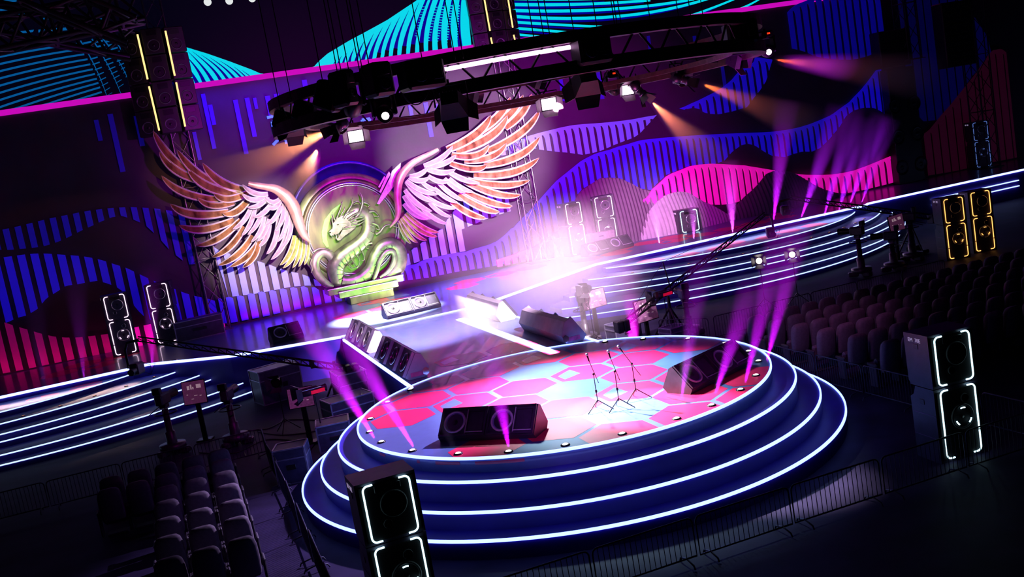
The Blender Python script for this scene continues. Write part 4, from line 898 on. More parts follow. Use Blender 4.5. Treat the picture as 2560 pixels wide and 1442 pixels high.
# ================================================================== LIGHTING RING
RC = Vector((0, -.5, 0)); RR = 6.85; ZL, ZH = 10.82, 11.5
ring = thing('lighting_ring', 'round black truss ring hung over the round stage with glowing tubes', 'truss', (RC.x, RC.y, ZL), 0)
def ring_pts(r, z, a0=0, a1=360, n=72): return [(RC.x+r*math.cos(math.radians(a0+(a1-a0)*i/n)), RC.y+r*math.sin(math.radians(a0+(a1-a0)*i/n)), z) for i in range(n+(0 if a1-a0 == 360 else 1))]
def beamring(r, z, w, h, nm, mat):
    m = MB(); vs = []; n = 72
    for i in range(n):
        q = 2*PI*i/n; e = Vector((math.cos(q), math.sin(q), 0)); c = RC+e*r+Vector((0, 0, z))
        vs += [c-e*w/2-Vector((0, 0, h/2)), c+e*w/2-Vector((0, 0, h/2)), c+e*w/2+Vector((0, 0, h/2)), c-e*w/2+Vector((0, 0, h/2))]
    m.add(vs, [(i*4+k, i*4+(k+1) % 4, ((i+1) % n)*4+(k+1) % 4, ((i+1) % n)*4+k) for i in range(n) for k in range(4)])
    return m.build(nm, mat, ring, (RC.x, RC.y, ZL))
M_RUST = pm('ring_beam_brown', (105, 70, 80), .45, .5, .25, 6, .1)
beamring(RR+.05, ZL, .34, .3, 'lower_beam', M_RUST); beamring(RR+.05, ZH, .3, .26, 'upper_beam', M_RUST)
beamring(RR-.75, ZL+.05, .14, .14, 'inner_beam', M_RUST)
m = MB(); n = 40
for i in range(n):
    a0, a1 = 2*PI*i/n, 2*PI*(i+.5)/n
    f = lambda a, r, z: (RC.x+r*math.cos(a), RC.y+r*math.sin(a), z)
    m.cyl(f(a0, RR, ZL), f(a1, RR, ZH), .03, None, 5, 0, False); m.cyl(f(a1, RR, ZH), f(2*PI*(i+1)/n, RR, ZL), .03, None, 5, 0, False)
    if i % 2 == 0: m.cyl(f(a0, RR, ZL), f(a0, RR-.75, ZL+.05), .03, None, 5, 0, False)
m.build('bracing', M_TRD, ring, (RC.x, RC.y, ZL))
M_TUBE = neon('ring_tube_light', (255, 190, 255), 3.0)
for a0, a1 in ((236, 262), (263.5, 268), (64, 112), (116, 140)):
    MB().tube(ring_pts(RR+(.0 if a0 > 200 else -.1), (ZL+ZH)/2+(.13 if a0 > 200 else .42), a0, a1, 20), .05, 8).build('light_tube', M_TUBE, ring, (RC.x, RC.y, ZL))
# suspension cables, each its own thing
for i, (px, yy) in enumerate(((705, -4), (735, -3), (815, -5.5), (853, -6), (862, -6.2), (880, -6.4), (905, -6.6), (912, -6.7), (930, -6.8), (1060, -7), (1140, -7.1), (1160, -7.1), (1340, -7.2), (1365, -7.2), (1380, -7.2), (1440, -7.1), (1498, -7), (1542, -6.8), (1548, -6.8), (1558, -6.7), (1630, -6.2), (1700, -5.6), (1730, -5.2), (1760, -5))):
    pz = interp([(690, 300), (900, 210), (1100, 165), (1500, 105), (1760, 60)], px)
    B = aty((px, pz), yy); B.z = max(B.z, ZH-.1) if B.z > ZH-.5 else B.z
    o = MB().cyl(B, (B.x, B.y, 24), .012, None, 5).build('suspension_cable', M_BLACK, None, tuple(B))
    tag(o, 'thin vertical steel cable holding up the lighting ring', 'cable', 'suspension cables of the lighting ring')
# ------------------------------------------------------------------ lamps on the ring
M_LIT = neon('fresnel_face_white', (255, 225, 250), 3.5)
M_DOOR = pm('barn_door_metal', (150, 120, 150), .5, .3, .2, 6)
def fresnel(label, px, y, sz, tgt, lit, rot=None, doors=(1, 1, 1, 1), dark=False):
    """barn-door lamp hung from the ring: housing, yoke, lens, four doors"""
    P = aty(px, y); t = thing('barn_door_lamp', label, 'stage lamp', P, 0, 'barn door lamps on the lighting ring')
    d = (Vector(tgt)-P).normalized(); q = d.to_track_quat('Z', 'Y').to_matrix()
    hm = M_BLACK if dark else pm('lamp_housing', (70, 56, 76), .4, .5)
    def W(a, b, c): return q @ Vector((a, b, c))*sz
    m = MB()
    m.add([W(x, y_, z) for z, k in ((-.45, .62), (.3, 1)) for x, y_ in ((-.5*k, -.4*k), (.5*k, -.4*k), (.5*k, .4*k), (-.5*k, .4*k))], [(3, 2, 1, 0), (0, 1, 5, 4), (1, 2, 6, 5), (2, 3, 7, 6), (3, 0, 4, 7), (4, 5, 6, 7)])
    hs = m.build('housing', hm, t)
    fin = MB()
    for i in range(7): fin.add([W(-.36+.12*i+e, s*.42, z) for e in (0, .04) for s, z in ((1, -.3), (1, .1), (.85, .1), (.85, -.3))], [(0, 1, 2, 3), (7, 6, 5, 4), (0, 4, 5, 1), (1, 5, 6, 2), (2, 6, 7, 3), (3, 7, 4, 0)])
    fin.build('cooling_fins', hm, hs)
    MB().add([W(-.43, -.33, .315), W(.43, -.33, .315), W(.43, .33, .315), W(-.43, .33, .315)], [(0, 1, 2, 3)]).build('lens', M_LIT if lit else pm('lens_dark', (40, 30, 50), .1, .3), t)
    for (ax, ay) in ((0, 1), (0, -1), (1, 0), (-1, 0)):
        e = Vector((ax, ay, 0)); f = Vector((-ay, ax, 0)); w = .5 if ay else .4; dd = .4 if ay else .5
        p = [e*dd+f*w+Vector((0, 0, .31)), e*dd-f*w+Vector((0, 0, .31)), e*(dd+.3)-f*w*.8+Vector((0, 0, .72)), e*(dd+.3)+f*w*.8+Vector((0, 0, .72))]
        p = [q @ v*sz for v in p]; nn = (p[1]-p[0]).cross(p[2]-p[0]).normalized()*.012
        MB().prism(p, nn).build('barn_door', M_BLACK if dark else M_DOOR, t)
    # yoke and hook up to the ring
    up = Vector((0, 0, 1)); sx = (q @ Vector((1, 0, 0))); sx.z = 0; sx = sx.normalized() if sx.length > .1 else Vector((1, 0, 0))
    y0 = .6*sz
    MB().tube([sx*y0, sx*y0+up*sz*.7, -sx*y0+up*sz*.7, -sx*y0], .022, 6).build('yoke', hm, t)
    top = max(.15, ZL-P.z-.1)
    MB().cyl(up*sz*.7, up*max(top, sz*.9), .025, None, 6).build('hanger', hm, t)
    return t
def headlamp(label, px, y, sz, tgt, lit=True):
    """moving head: base box, yoke arms, head with glowing lens"""
    P = aty(px, y); t = thing('moving_head_lamp', label, 'stage lamp', P, 0, 'moving head lamps on the lighting ring')
    d = (Vector(tgt)-P).normalized()
    MB().box((0, 0, sz*1.05), (sz*.9, sz*.8, sz*.5), None, 0, sz*.1).build('base', M_BLACK, t)
    MB().box((0, -sz*.41, sz*1.1), (.1*sz*2, .02, .05*sz*2)).build('display', neon('lamp_display_red', (255, 50, 20), 1.6), t)
    for s in (-1, 1): MB().box((s*sz*.52, 0, sz*.45), (sz*.16, sz*.5, sz*1.1), None, 0, sz*.06).build('yoke_arm', M_BLACK, t)
    h = MB().lathe([(0, -.5*sz), (.28*sz, -.48*sz), (.42*sz, -.25*sz), (.42*sz, .1*sz), (.36*sz, .45*sz), (.33*sz, .47*sz), (0, .47*sz)], d.to_track_quat('Z', 'Y').to_matrix().to_4x4(), 16).build('head', M_BLACK, t)
    MB().lathe([(0, .5*sz), (.16*sz, .49*sz), (.22*sz, .45*sz)], d.to_track_quat('Z', 'Y').to_matrix().to_4x4(), 14).build('lens', neon('moving_lens_pink', (255, 225, 250), 4) if lit else M_DUST, h)
    MB().cyl((0, 0, sz*1.25), (0, 0, max(sz*1.45, ZL-P.z-.1)), .04, None, 6).build('clamp', M_BLACK, t); return t
def profile(label, px, y, L, tail, hd_):
    """slim profile spotlight: barrel from tail pixel to head pixel with small doors"""
    A, B = aty(tail, y), aty(hd_, y-.3); t = thing('profile_spotlight', label, 'stage lamp', A, 0, 'profile spotlights on the lighting ring')
    d = (B-A); Ln = d.length; q = d.to_track_quat('Z', 'Y').to_matrix().to_4x4()
    b = MB().lathe([(0, 0), (.16, .02), (.17, Ln*.4), (.12, Ln*.45), (.12, Ln*.8), (.15, Ln*.84), (.15, Ln), (0, Ln)], q, 14).build('barrel', pm('profile_barrel', (95, 75, 105), .35, .6), t)
    MB().lathe([(.122, Ln*.55), (.13, Ln*.56), (.13, Ln*.6), (.122, Ln*.61)], q, 14).build('chrome_band', M_CHR, b)
    text_mesh(b, 'A EDGE', .07, q @ Matrix.Translation((.0, -.175, Ln*.05)) @ Matrix.Rotation(-PI/2, 4, 'Y') @ Matrix.Rotation(PI/2, 4, 'X'), M_LET)
    for k in range(4):
        a = PI/2*k; e = Vector((math.cos(a), math.sin(a), 0)); f = Vector((-math.sin(a), math.cos(a), 0))
        p = [e*.13+f*.12+Vector((0, 0, Ln)), e*.13-f*.12+Vector((0, 0, Ln)), e*.3-f*.16+Vector((0, 0, Ln+.28)), e*.3+f*.16+Vector((0, 0, Ln+.28))]
        p = [q.to_3x3() @ v for v in p]; MB().prism(p, (p[1]-p[0]).cross(p[2]-p[0]).normalized()*.01).build('barn_door', M_BLACK, t)
    mid = d*.35
    MB().tube([mid, mid+Vector((.05, 0, .45))], .025, 6).build('yoke', M_BLACK, t); return t
C0 = (0, 0, 2); CF = tuple(CAM)
fresnel('lit barn door lamp hanging below the left end of the ring', (888, 338), 4.6, .55, (-6, -14, 6), True)
fresnel('lit barn door lamp with white face hung right of the right wing tip', (1371, 258), 5.4, .6, (-3, -14, 6.5), True)
fresnel('big black barn door lamp seen from behind, below the front of the ring', (1130, 262), -7, .62, (2, 6, 1.8), False, None, (1,)*4, True)
fresnel('big black barn door lamp hanging under the middle of the ring front', (1466, 206), -6.8, .62, (2, 8, 2.5), False, None, (1,)*4, True)
fresnel('lit barn door lamp turned sideways beside the right profile spotlight', (1565, 222), 3.6, .5, (5, -16, 4), True)
fresnel('grey barn door lamp turned sideways under the ring right of centre', (1692, 186), 1.8, .5, (13, -14, 5), False)
fresnel('dim barn door lamp near the right end of the ring', (1838, 152), -2, .5, (14, -14, 5), False)
fresnel('pale barn door lamp tucked behind the right wing top', (1178, 240), 6.2, .5, (8, 2, 8), False)
fresnel('pale barn door lamp hung beside the right wing tip', (1335, 205), 5.6, .5, (8, 2, 8), False)
fresnel('dark barn door lamp below the left end of the ring, over the characters', (735, 318), -1, .5, (-9, 12, 4), False, None, (1,)*4, True)
headlamp('moving head lamp with pink lens hung left of centre on the ring', (962, 285), -6.2, .46, (-9, -24, 6))
headlamp('moving head lamp with bright lens at the right end of the ring', (1918, 128), -3, .44, (-2, -25, 6))
headlamp('dark moving head lamp hung beside the left profile spotlight', (882, 262), -5.4, .52, (-6, 6, 2), False)
headlamp('small dim moving head lamp under the ring right of centre', (1535, 224), 4.5, .5, (1, -16, 5), False)
profile('profile spotlight throwing an amber beam down to the right of the ring centre', 0, 3.2, 1, (1580, 207), (1610, 238))
profile('profile spotlight throwing an amber beam at the right side of the ring', 0, 1.4, 1, (1683, 194), (1722, 203))
profile('profile spotlight at the left end of the ring above the left wing', 0, 1., 1, (862, 305), (838, 322))
# hung speakers on the ring front
def hung(label, px, y, w, h, rotz, pitch=0, box=True):
    P = aty(px, y); t = thing('hung_speaker', label, 'loudspeaker', P, rotz, 'speakers hung on the lighting ring')
    R = Matrix.Rotation(pitch, 3, 'X')
    o = MB().box((0, 0, 0), (w, .6, h), R, 0, .06).build('cabinet', M_BLACK, t)
    f = Matrix.Rotation(pitch, 4, 'X')
    woofer(t, f @ Matrix.Translation((-w*.16 if w > h*.9 else 0, -.305, 0 if w > h*.9 else -h*.15)) @ RX, min(w, h)*.28, None, 'woofer', M_DUST, pm('woofer_ring_dim', (60, 50, 90), .4))
    MB().box(f @ Vector((w*.28 if w > h*.9 else 0, -.3, 0 if w > h*.9 else h*.25)), (w*.24 if w > h*.9 else w*.6, .03, h*.5 if w > h*.9 else h*.3), f.to_3x3(), 0, .01).build('horn', M_DUST, t)
    return t
hung('black twin-section speaker on the ring front below the cyan mountain', (1053, 187), -7.35, .9, .62, .15)
hung('black speaker on the ring front right of the amber-barred cluster', (1478, 128), -7.5, .78, .6, 0)
hung('black speaker near the dark right end of the ring', (1850, 82), -5.6, .8, .6, -.3)
hung('tall black speaker box hung upright left of the moving head', (944, 200), -6.6, .5, .72, .3)
hung('tall narrow black speaker box hung next to the leaning black boxes', (858, 222), -5.6, .36, .8, .5)
hung('leaning black speaker box topmost of three at the left end of the ring', (822, 240), -4.6, .42, .66, .9, .45)
hung('leaning black speaker box in the middle of three at the left end of the ring', (766, 280), -2.6, .5, .5, 1.1, .45)
hung('leaning black speaker box lowest of three at the left end of the ring', (714, 302), -.8, .48, .48, 1.2, .45)
# sagging cables under the ring
for i, (pts, y) in enumerate(((((1000, 225), (1040, 262), (1075, 222)), -6.5), (((1080, 222), (1100, 262), (1118, 268)), -6.4), (((1380, 232), (1425, 222), (1432, 215)), 5.6), (((1480, 150), (1560, 168), (1640, 130)), -5.5), (((975, 292), (1040, 290), (1110, 268)), 5), (((1640, 130), (1720, 150), (1810, 118)), -4.6), (((735, 330), (752, 312), (775, 310)), -1))):
    P = [aty(q, y) for q in qb(pts[0], (2*pts[1][0]-(pts[0][0]+pts[2][0])/2, 2*pts[1][1]-(pts[0][1]+pts[2][1])/2), pts[2], 10)]
    o = MB().tube(P, .014, 5).build('sagging_cable', pm('cable_sheath', (60, 40, 60), .4), None, tuple(P[0]))
    tag(o, 'thin black cable sagging in loops under the lighting ring', 'cable', 'cables looped under the ring')
# ------------------------------------------------------------------ roof trusses and round lamps at the top
for i, (a, b, y, w) in enumerate((((-40, 95), (350, 15), 20, 1.3), ((-40, 40), (330, 110), 23, 1.3), ((60, -30), (330, 80), 17, 1.1))):
    A, B = aty(a, y), aty(b, y); t = thing('roof_truss', 'black roof truss crossing before the striped screen, '+('lowest of the three', 'middle of the three', 'steepest of the three')[i]+' at the upper left', 'truss', A)
    lattice(MB(), (0, 0, 0), B-A, w, .9, .11, .07).build('lattice', M_BLACK, t)
A, B = aty((330, -30), 30.5), aty((452, 60), 30.5)
for i, px in enumerate(((519, 5), (573, 2), (630, -4))):
    P = aty(px, 28); t = thing('globe_lamp', ('leftmost', 'middle', 'rightmost')[i]+' of the three white round lamps at the top edge', 'lamp', P, 0, 'white round lamps')
    MB().ball((0, 0, 0), .2, 16).build('globe', neon('globe_white', (225, 230, 230), 1.0), t); MB().cyl((0, 0, .17), (0, 0, 1.2), .05, None, 8).build('stem', M_BLACK, t)
# ================================================================== SEATS
M_SEAT = pm('seat_upholstery', (104, 92, 106), .75, 0, .15, 14, .1)
M_SHELL = pm('seat_shell_dark', (50, 42, 56), .6, 0, .2, 8)
def make_seat():
    t = thing('audience_seat', '-', 'seat', (0, 0, 0), 0, 'rows of padded audience seats')
    # backrest: rounded padded slab leaning back (towards -y)
    W, m = .62, MB(); out = []
    for z, w, d in ((.42, .27, .08), (.5, .29, .10), (.8, .3, .11), (1.05, .29, .12), (1.18, .26, .11), (1.24, .2, .08), (1.26, .12, .04)):
        yb = -.22-(z-.42)*.16; ring_ = []
        for k in range(12):
            a = 2*PI*k/12; ca, sa = math.cos(a), math.sin(a)
            ring_.append((w*math.copysign(abs(ca)**.45, ca), yb+d*math.copysign(abs(sa)**.6, sa), z))
        out.append(ring_)
    vs = [v for r in out for v in r]
    m.add(vs, [(i*12+k, i*12+(k+1) % 12, (i+1)*12+(k+1) % 12, (i+1)*12+k) for i in range(len(out)-1) for k in range(12)], 0, True)
    m.add(out[0], [tuple(reversed(range(12)))]); m.add(out[-1], [tuple(range(12))])
    m.build('backrest', M_SEAT, t)
    MB().box((0, .06, .5), (.56, .14, .5), Matrix.Rotation(.18, 3, 'X'), 0, .05).build('folded_seat', M_SEAT, t)
    for s in (-1, 1):
        a = MB().box((s*.36, .02, .62), (.07, .4, .08), None, 0, .025).box((s*.36, .0, .32), (.06, .3, .6), None, 0, .02)
        a.build('armrest', M_SHELL, t)
    MB().box((0, -.02, .03), (.5, .3, .06), None, 0, .02).build('foot', M_SHELL, t)
    return t
seat0 = make_seat(); seat0.scale = (1.2,)*3; used = [False]
def seat(x, y, label):
    if not used[0]: used[0] = True; seat0.location = (x, y, 0); seat0['label'] = label; return
    dup(seat0, (x, y, 0), None, label)
ROWS = [4.9, 3.5, 2.08, .6, -1.05, -2.6, -4.25, -5.9]
for r, y in enumerate(ROWS[:6]):
    for c in range(17):
        x = 9.85+.818*c
        if r >= 5 and c > 0 and c < 4: pass
        if c > 13-r*.3 and r > 3: continue
        seat(x, y+random.uniform(-.02, .02), f'padded seat right of the stage, {ORD[r]} row from the barriers, {ORD[c]} from the aisle')
for r, y in enumerate(ROWS[:7]):
    for c in range(5 if r < 2 else 3):
        x = -10.2-.818*c
        seat(x, y+random.uniform(-.02, .02), f'padded seat left of the stage, {ORD[r]} row from the barriers, {ORD[c]} from the aisle')
# ================================================================== CROWD BARRIERS
M_BAR = pm('barrier_steel_dark', (40, 36, 60), .5, .3, .2, 8)
def make_barrier(L=2.35, H=1.02):
    t = thing('crowd_barrier', '-', 'barrier', (0, 0, 0), 0, 'steel crowd barriers')
    R = .12; z0 = .16
    P = [(-L/2, 0, z0), (-L/2, 0, H-R)]+[(-L/2+R*(1-math.cos(a)), 0, H-R+R*math.sin(a)) for a in [PI/2*i/4 for i in range(1, 5)]]+[(L/2-R*(1-math.sin(a)), 0, H-R*(1-math.cos(a))) for a in [PI/2*i/4 for i in range(5)]]+[(L/2, 0, z0)]
    MB().tube(P, .021, 7, 0, True).build('frame', M_BAR, t)
    m = MB()
    for i in range(1, 19): m.cyl((-L/2+L*i/19, 0, z0), (-L/2+L*i/19, 0, H-.01), .009, None, 5, 0, False)
    m.build('upright_bars', M_BAR, t)
    for s in (-1, 1): MB().tube([(s*(L/2-.25), -.32, .02), (s*(L/2-.25), -.28, .1), (s*(L/2-.25), 0, z0), (s*(L/2-.25), .28, .1), (s*(L/2-.25), .32, .02)], .02, 6).build('foot', M_BAR, t)
    return t
bar0 = make_barrier(); bused = [False]
def barrier(x, y, rot, label):
    if not bused[0]: bused[0] = True; bar0.location = (x, y, 0); bar0.rotation_euler = (0, 0, rot); bar0['label'] = label; return
    dup(bar0, (x, y, 0), rot, label)
for i in range(-3, 4): barrier(2.44+2.43*i, -9.95-.02*abs(i), math.radians(random.uniform(-1, 1)), f'barrier before the round stage, {ORD[i+3]} from the left of that row')
for i in range(5): barrier(8.55, .35-2.38*i, PI/2+math.radians(random.uniform(-2, 2)), f'barrier along the right of the round stage, {ORD[i]} from the far end')
for i in range(5): barrier(11.3+2.42*i, 8.15, math.radians(random.uniform(-1, 1)), f'barrier between right seats and stairs, {ORD[i]} from the round stage')
barrier(9.2, 9.1, math.radians(122), 'dark steel barrier standing askew behind the round stage, near the camera crane')
for i in range(7): barrier(-8.6, 6.9-2.4*i, PI/2+math.radians(random.uniform(-2, 2)), f'barrier along the left of the round stage, {ORD[i]} from the far end')
for i in range(5): barrier(-9.75-2.42*i, 8.12, math.radians(random.uniform(-1, 1)), f'barrier between left seats and stairs, {ORD[i]} from the round stage')
# ================================================================== CAMERA CREW GEAR
M_CAMB = pm('camera_body', (58, 50, 64), .4, .2, .3, 8)
def crane(label, base, pivot, tip, tail, mast, head_drop=.9, mat=None):
    B = Vector(base); t = thing('camera_crane', label, 'camera crane', B); mat = mat or pm('crane_black', (36, 28, 40), .45, .4)
    pv, tp, tl = Vector(pivot)-B, Vector(tip)-B, Vector(tail)-B
    MB().box((0, 0, .12), (1.1, 1.1, .2), None, 0, .05).box((0, 0, .35), (.6, .6, .3), None, 0, .05).build('dolly', mat, t)
    for i in range(3):
        a = 2*PI*i/3+.4; MB().cyl((0, 0, max(.5, pv.z*.7)), (.8*math.cos(a), .8*math.sin(a), .12), .05, .04, 7).build('leg', mat, t)
    MB().cyl((0, 0, .3), (0, 0, pv.z-.05), .09, .07, 10).build('column', mat, t)
    d = (tp-tl); arm = MB(); n = 26; side = d.cross(Vector((0, 0, 1))).normalized()*.09; up = side.cross(d).normalized(); up = up*.15 if up.z > 0 else -up*.15
    arm.cyl(tl+up, tp+up, .05, .035, 6); arm.cyl(tl-up*.6, tp-up*.3, .05, .03, 6)
    for i in range(n):
        a, b = tl+d*i/n, tl+d*(i+1)/n; f = 1-.5*i/n
        arm.cyl(a-up*.6*f, b+up*f, .02, None, 5, 0, False); arm.cyl(b+up*f, b-up*.6*f, .02, None, 5, 0, False)
    arm.box((tl+d*.18), (.16, .2, .3)); arm.build('arm', mat, t)
    if mast:
        mh = Vector(mast)-B; q = tl+d*((mh-tl).dot(d)/d.length_squared)
        MB().cyl(q, mh, .035, .025, 6).build('stay_mast', mat, t)
        for e in (tp, tl): MB().cyl(mh, e, .01, None, 4).build('stay_wire', mat, t)
    for i in range(2): MB().box(tl+Vector((i*.3-.15, 0, 0)), (.26, .5, .5), None, 0, .04).build('counterweight', mat, t)
    dn = Vector((d.x, d.y, 0)).normalized()
    P = [tp, tp+dn*.55+Vector((0, 0, -.05)), tp+dn*.72+Vector((0, 0, -.35)), tp+dn*.74+Vector((0, 0, -head_drop))]
    hd2 = MB().tube(P, [.07, .07, .06, .06], 7).build('camera_bracket', mat, t)
    c = tp+dn*.35+Vector((0, 0, -head_drop-.05))
    cam = MB().box(c, (.42, .62, .5), Matrix.Rotation(-.5, 3, 'Z'), 0, .06).cyl(c+Vector((-.1, -.3, 0)), c+Vector((-.25, -.62, -.05)), .13, .15, 12).build('camera', M_CAMB, hd2)
    for q in ((0, .1, .4), (.2, 0, .25)): MB().tube([c+Vector((.2, .2, .2)), c+Vector((.55+q[0], .25, 0)), c+Vector((.5, .2, -.4)), c+Vector((.15, .1, -.2))], .012, 4).build('camera_cable', mat, hd2)
    return t
crane('long camera crane reaching from behind the round stage up across the right stairs', (9.6, 10.9, 0), aty((1672, 735), 11), aty((1912, 538), 16), aty((1555, 815), 9), aty((1657, 655), 11))
t = MB(); 
crane('dark camera crane on the left with its camera hanging before the lilac neon speakers', (-4.9, 13.2, 0), aty((800, 905), 13.4), aty((345, 850), 17), aty((880, 925), 12.2), None, 1.15)
crane('dark distant camera crane with level arm at the far right of the stairs', (26.9, 15.6, 0), aty((2275, 535), 15.4), aty((1975, 497), 17.5), aty((2335, 545), 15), None, .5)
def pedestal(label, x, y, rot, top=1.65):
    t = thing('studio_camera', label, 'camera', (x, y, 0), rot, 'studio cameras on pedestals')
    for i in range(3):
        a = 2*PI*i/3; MB().box((.42*math.cos(a), .42*math.sin(a), .14), (.5, .3, .24), Matrix.Rotation(a, 3, 'Z'), 0, .05).build('wheel_housing', M_CAMB, t)
    MB().lathe([(0, .45), (.5, .43), (.5, .25), (.42, .2), (0, .2)], None, 16).build('skirt', M_CAMB, t)
    MB().lathe([(.2, .4), (.19, .9), (.13, .92), (.12, top-.4), (0, top-.4)], None, 14).build('column', M_CAMB, t)
    MB().tube([(.42*math.cos(2*PI*i/20), .42*math.sin(2*PI*i/20), top-.55) for i in range(20)], .025, 6, 0, True).build('steering_ring', M_BLACKM, t)
    MB().box((0, 0, top-.28), (.3, .3, .16), None, 0, .03).build('pan_head', M_CAMB, t)
    b = MB().box((0, 0, top), (.34, .7, .42), None, 0, .05).build('camera_body', M_CAMB, t)
    MB().cyl((0, .35, top+.02), (0, .95, top+.02), .14, .17, 14).build('lens', M_BLACKM, b)
    MB().box((0, -.3, top+.36), (.34, .2, .26), None, 0, .03).build('viewfinder', M_BLACKM, b)
    for s in (-1, 1): MB().cyl((s*.12, -.1, top-.25), (s*.3, -.75, top-.45), .016, None, 6).build('pan_bar', M_BLACKM, t)
    return t
pedestal('studio camera on a pedestal at the right, standing before the blue steps', 21.8, 13.5, .5, 2.3)
pedestal('studio camera with wide steering ring at the right, beside the prompter screen', 23.3, 12.9, .7, 1.8)
pedestal('studio camera with red-lit details close beside the amber neon speakers', 25.6, 14.2, .6, 2.3)
pedestal('studio camera on a pedestal in front of the left stairs', -11.7, 11.9, -.5, 2.2)
pedestal('studio camera on a pedestal between the left prompter screen and the flight case', -9.4, 10.8, -.4, 2.0)
pedestal('studio camera in the white haze right of the walkway', 6.6, 13.6, -.3, 2.1)
pedestal('dark studio camera below the camera crane behind the round stage', 9.9, 10.0, -.2, 1.9)
M_PIC = pm('prompter_picture', (150, 105, 140), .4, 0, .75, 5, 0, emit=(120, 60, 105), strength=.25)
M_PICL = pm('prompter_picture_light', (230, 210, 200), .4, 0, .2, 6, 0, emit=(215, 180, 195), strength=.35)
def prompter(label, x, y, rot, h, w=.95, ht=.75):
    t = thing('prompter_screen', label, 'screen', (x, y, 0), rot, 'picture screens on poles')
    MB().box((0, 0, .04), (.6, .5, .08), None, 0, .02).build('base', M_BLACKM, t)
    MB().box((0, .05, h/2), (.18, .1, h)).build('post', M_BLACKM, t)
    R = Matrix.Rotation(-.12, 3, 'X'); c = Vector((0, -.05, h))
    o = MB().box(c, (w, .06, ht), R, 0, .01).build('frame', M_BLACKM, t)
    MB().box(c+R @ Vector((0, -.034, 0)), (w*.94, .01, ht*.93), R).build('picture', M_PIC, o)
    m = MB(); rr2 = random.Random(5)
    for (a, b, s1, s2) in ((-.22, .16, .1, .16), (-.1, .18, .06, .2), (.22, .18, .2, .16), (-.02, .14, .05, .1), (-.3, -.05, .06, .03), (.05, -.1, .14, .02), (-.1, -.2, .1, .02), (.25, -.12, .08, .03)): m.box(c+R @ Vector((a*w, -.042, b*ht/.75)), (s1*w, .008, s2*ht), R)
    m.build('picture_shapes', M_PICL, o); return t
prompter('picture screen on a black post left of the round stage, under the red-labelled lamp', -6.95, 8.3, -.3, 1.75)
prompter('picture screen on a black post in front of the left stairs', -10.5, 12.9, -.35, 2.0, .95, .95)
prompter('picture screen on a post standing in the haze behind the round stage', 7.15, 13.5, .2, 1.95, 1.35, .85)
prompter('picture screen right behind the round stage rim, left of the crane', 8.55, 11.2, .25, 1.35, 1.25, 1.0)
prompter('picture screen on a post among the cameras at the right', 24.4, 13.8, .3, 2.2, 1.3, .85)
def stand_lamp(label, x, y, h, face, lit, barrel=False):
    t = thing('stand_lamp', label, 'stage lamp', (x, y, 0), face, 'lamps on tripod stands')
    for i in range(3):
        a = 2*PI*i/3+.5; MB().tube([(0, 0, .55), (.55*math.cos(a), .55*math.sin(a), .02)], .02, 6).build('leg', M_BLACKM, t)
    MB().cyl((0, 0, .4), (0, 0, h-.2), .022, .016, 8).build('pole', M_BLACKM, t)
    Mx = Matrix.Translation((0, 0, h)) @ Matrix.Rotation(PI/2, 4, 'X')
    if barrel:
        Mx = Matrix.Translation((0, 0, h)) @ Matrix.Rotation(PI/2, 4, 'Y')
        b = MB().lathe([(0, -.5), (.15, -.48), (.17, .1), (.12, .14), (.12, .42), (.15, .45), (0, .45)], Mx, 14).build('barrel', M_CAMB, t)
        MB().box((.1, -.16, h-.03), (.5, .05, .12)).build('red_label', pm('label_red', (225, 20, 70), .5, emit=(225, 15, 60), strength=.5), b)
        MB().box((-.1, -.155, h+.1), (.7, .03, .02)).build('chrome_strip', M_CHR, b)
    else:
        b = MB().lathe([(0, -.3), (.14, -.28), (.2, -.1), (.2, .12)], Mx, 16).build('housing', M_CAMB, t)
        MB().lathe([(0, .1), (.14, .1)], Mx, 16).build('lens', neon('stand_lens_white', (255, 240, 235), 5) if lit else M_DUST, b)
    q = Mx.to_3x3()
    for k in range(4):
        a = PI/2*k; e = Vector((math.cos(a), math.sin(a), 0)); f = Vector((-math.sin(a), math.cos(a), 0)); z = .12 if not barrel else -.48; dz = .22 if not barrel else -.25
        p = [e*.2+f*.17+Vector((0, 0, z)), e*.2-f*.17+Vector((0, 0, z)), e*.34-f*.24+Vector((0, 0, z+dz)), e*.34+f*.24+Vector((0, 0, z+dz))]
        p = [q @ v+Vector((0, 0, h)) for v in p]; MB().prism(p, (p[1]-p[0]).cross(p[2]-p[0]).normalized()*.012).build('barn_door', M_CAMB, t)
    return t
stand_lamp('lit lamp on a thin stand before the right stairs, nearer the camera crane', 14.66, 11.34, 2.33, -.6, True)
stand_lamp('lit lamp on a thin stand before the right stairs, nearer the studio cameras', 16.06, 10.77, 2.37, -.6, True)
stand_lamp('barrel lamp with red label on a stand left of the round stage', -6.6, 7.0, 2.15, math.radians(10), False, True)
stand_lamp('barrel lamp with red label on a stand behind the round stage, under the crane', 9.1, 10.3, 2.05, math.radians(14), False, True)
stand_lamp('unlit lamp on a tripod in the white haze, beside the hazy picture screen', 6.55, 12.6, 2.6, -.9, False)
stand_lamp('bare lamp tripod standing on the floor between flight cases and left barrier', -7.5, 10.9, 2.0, -.4, False)
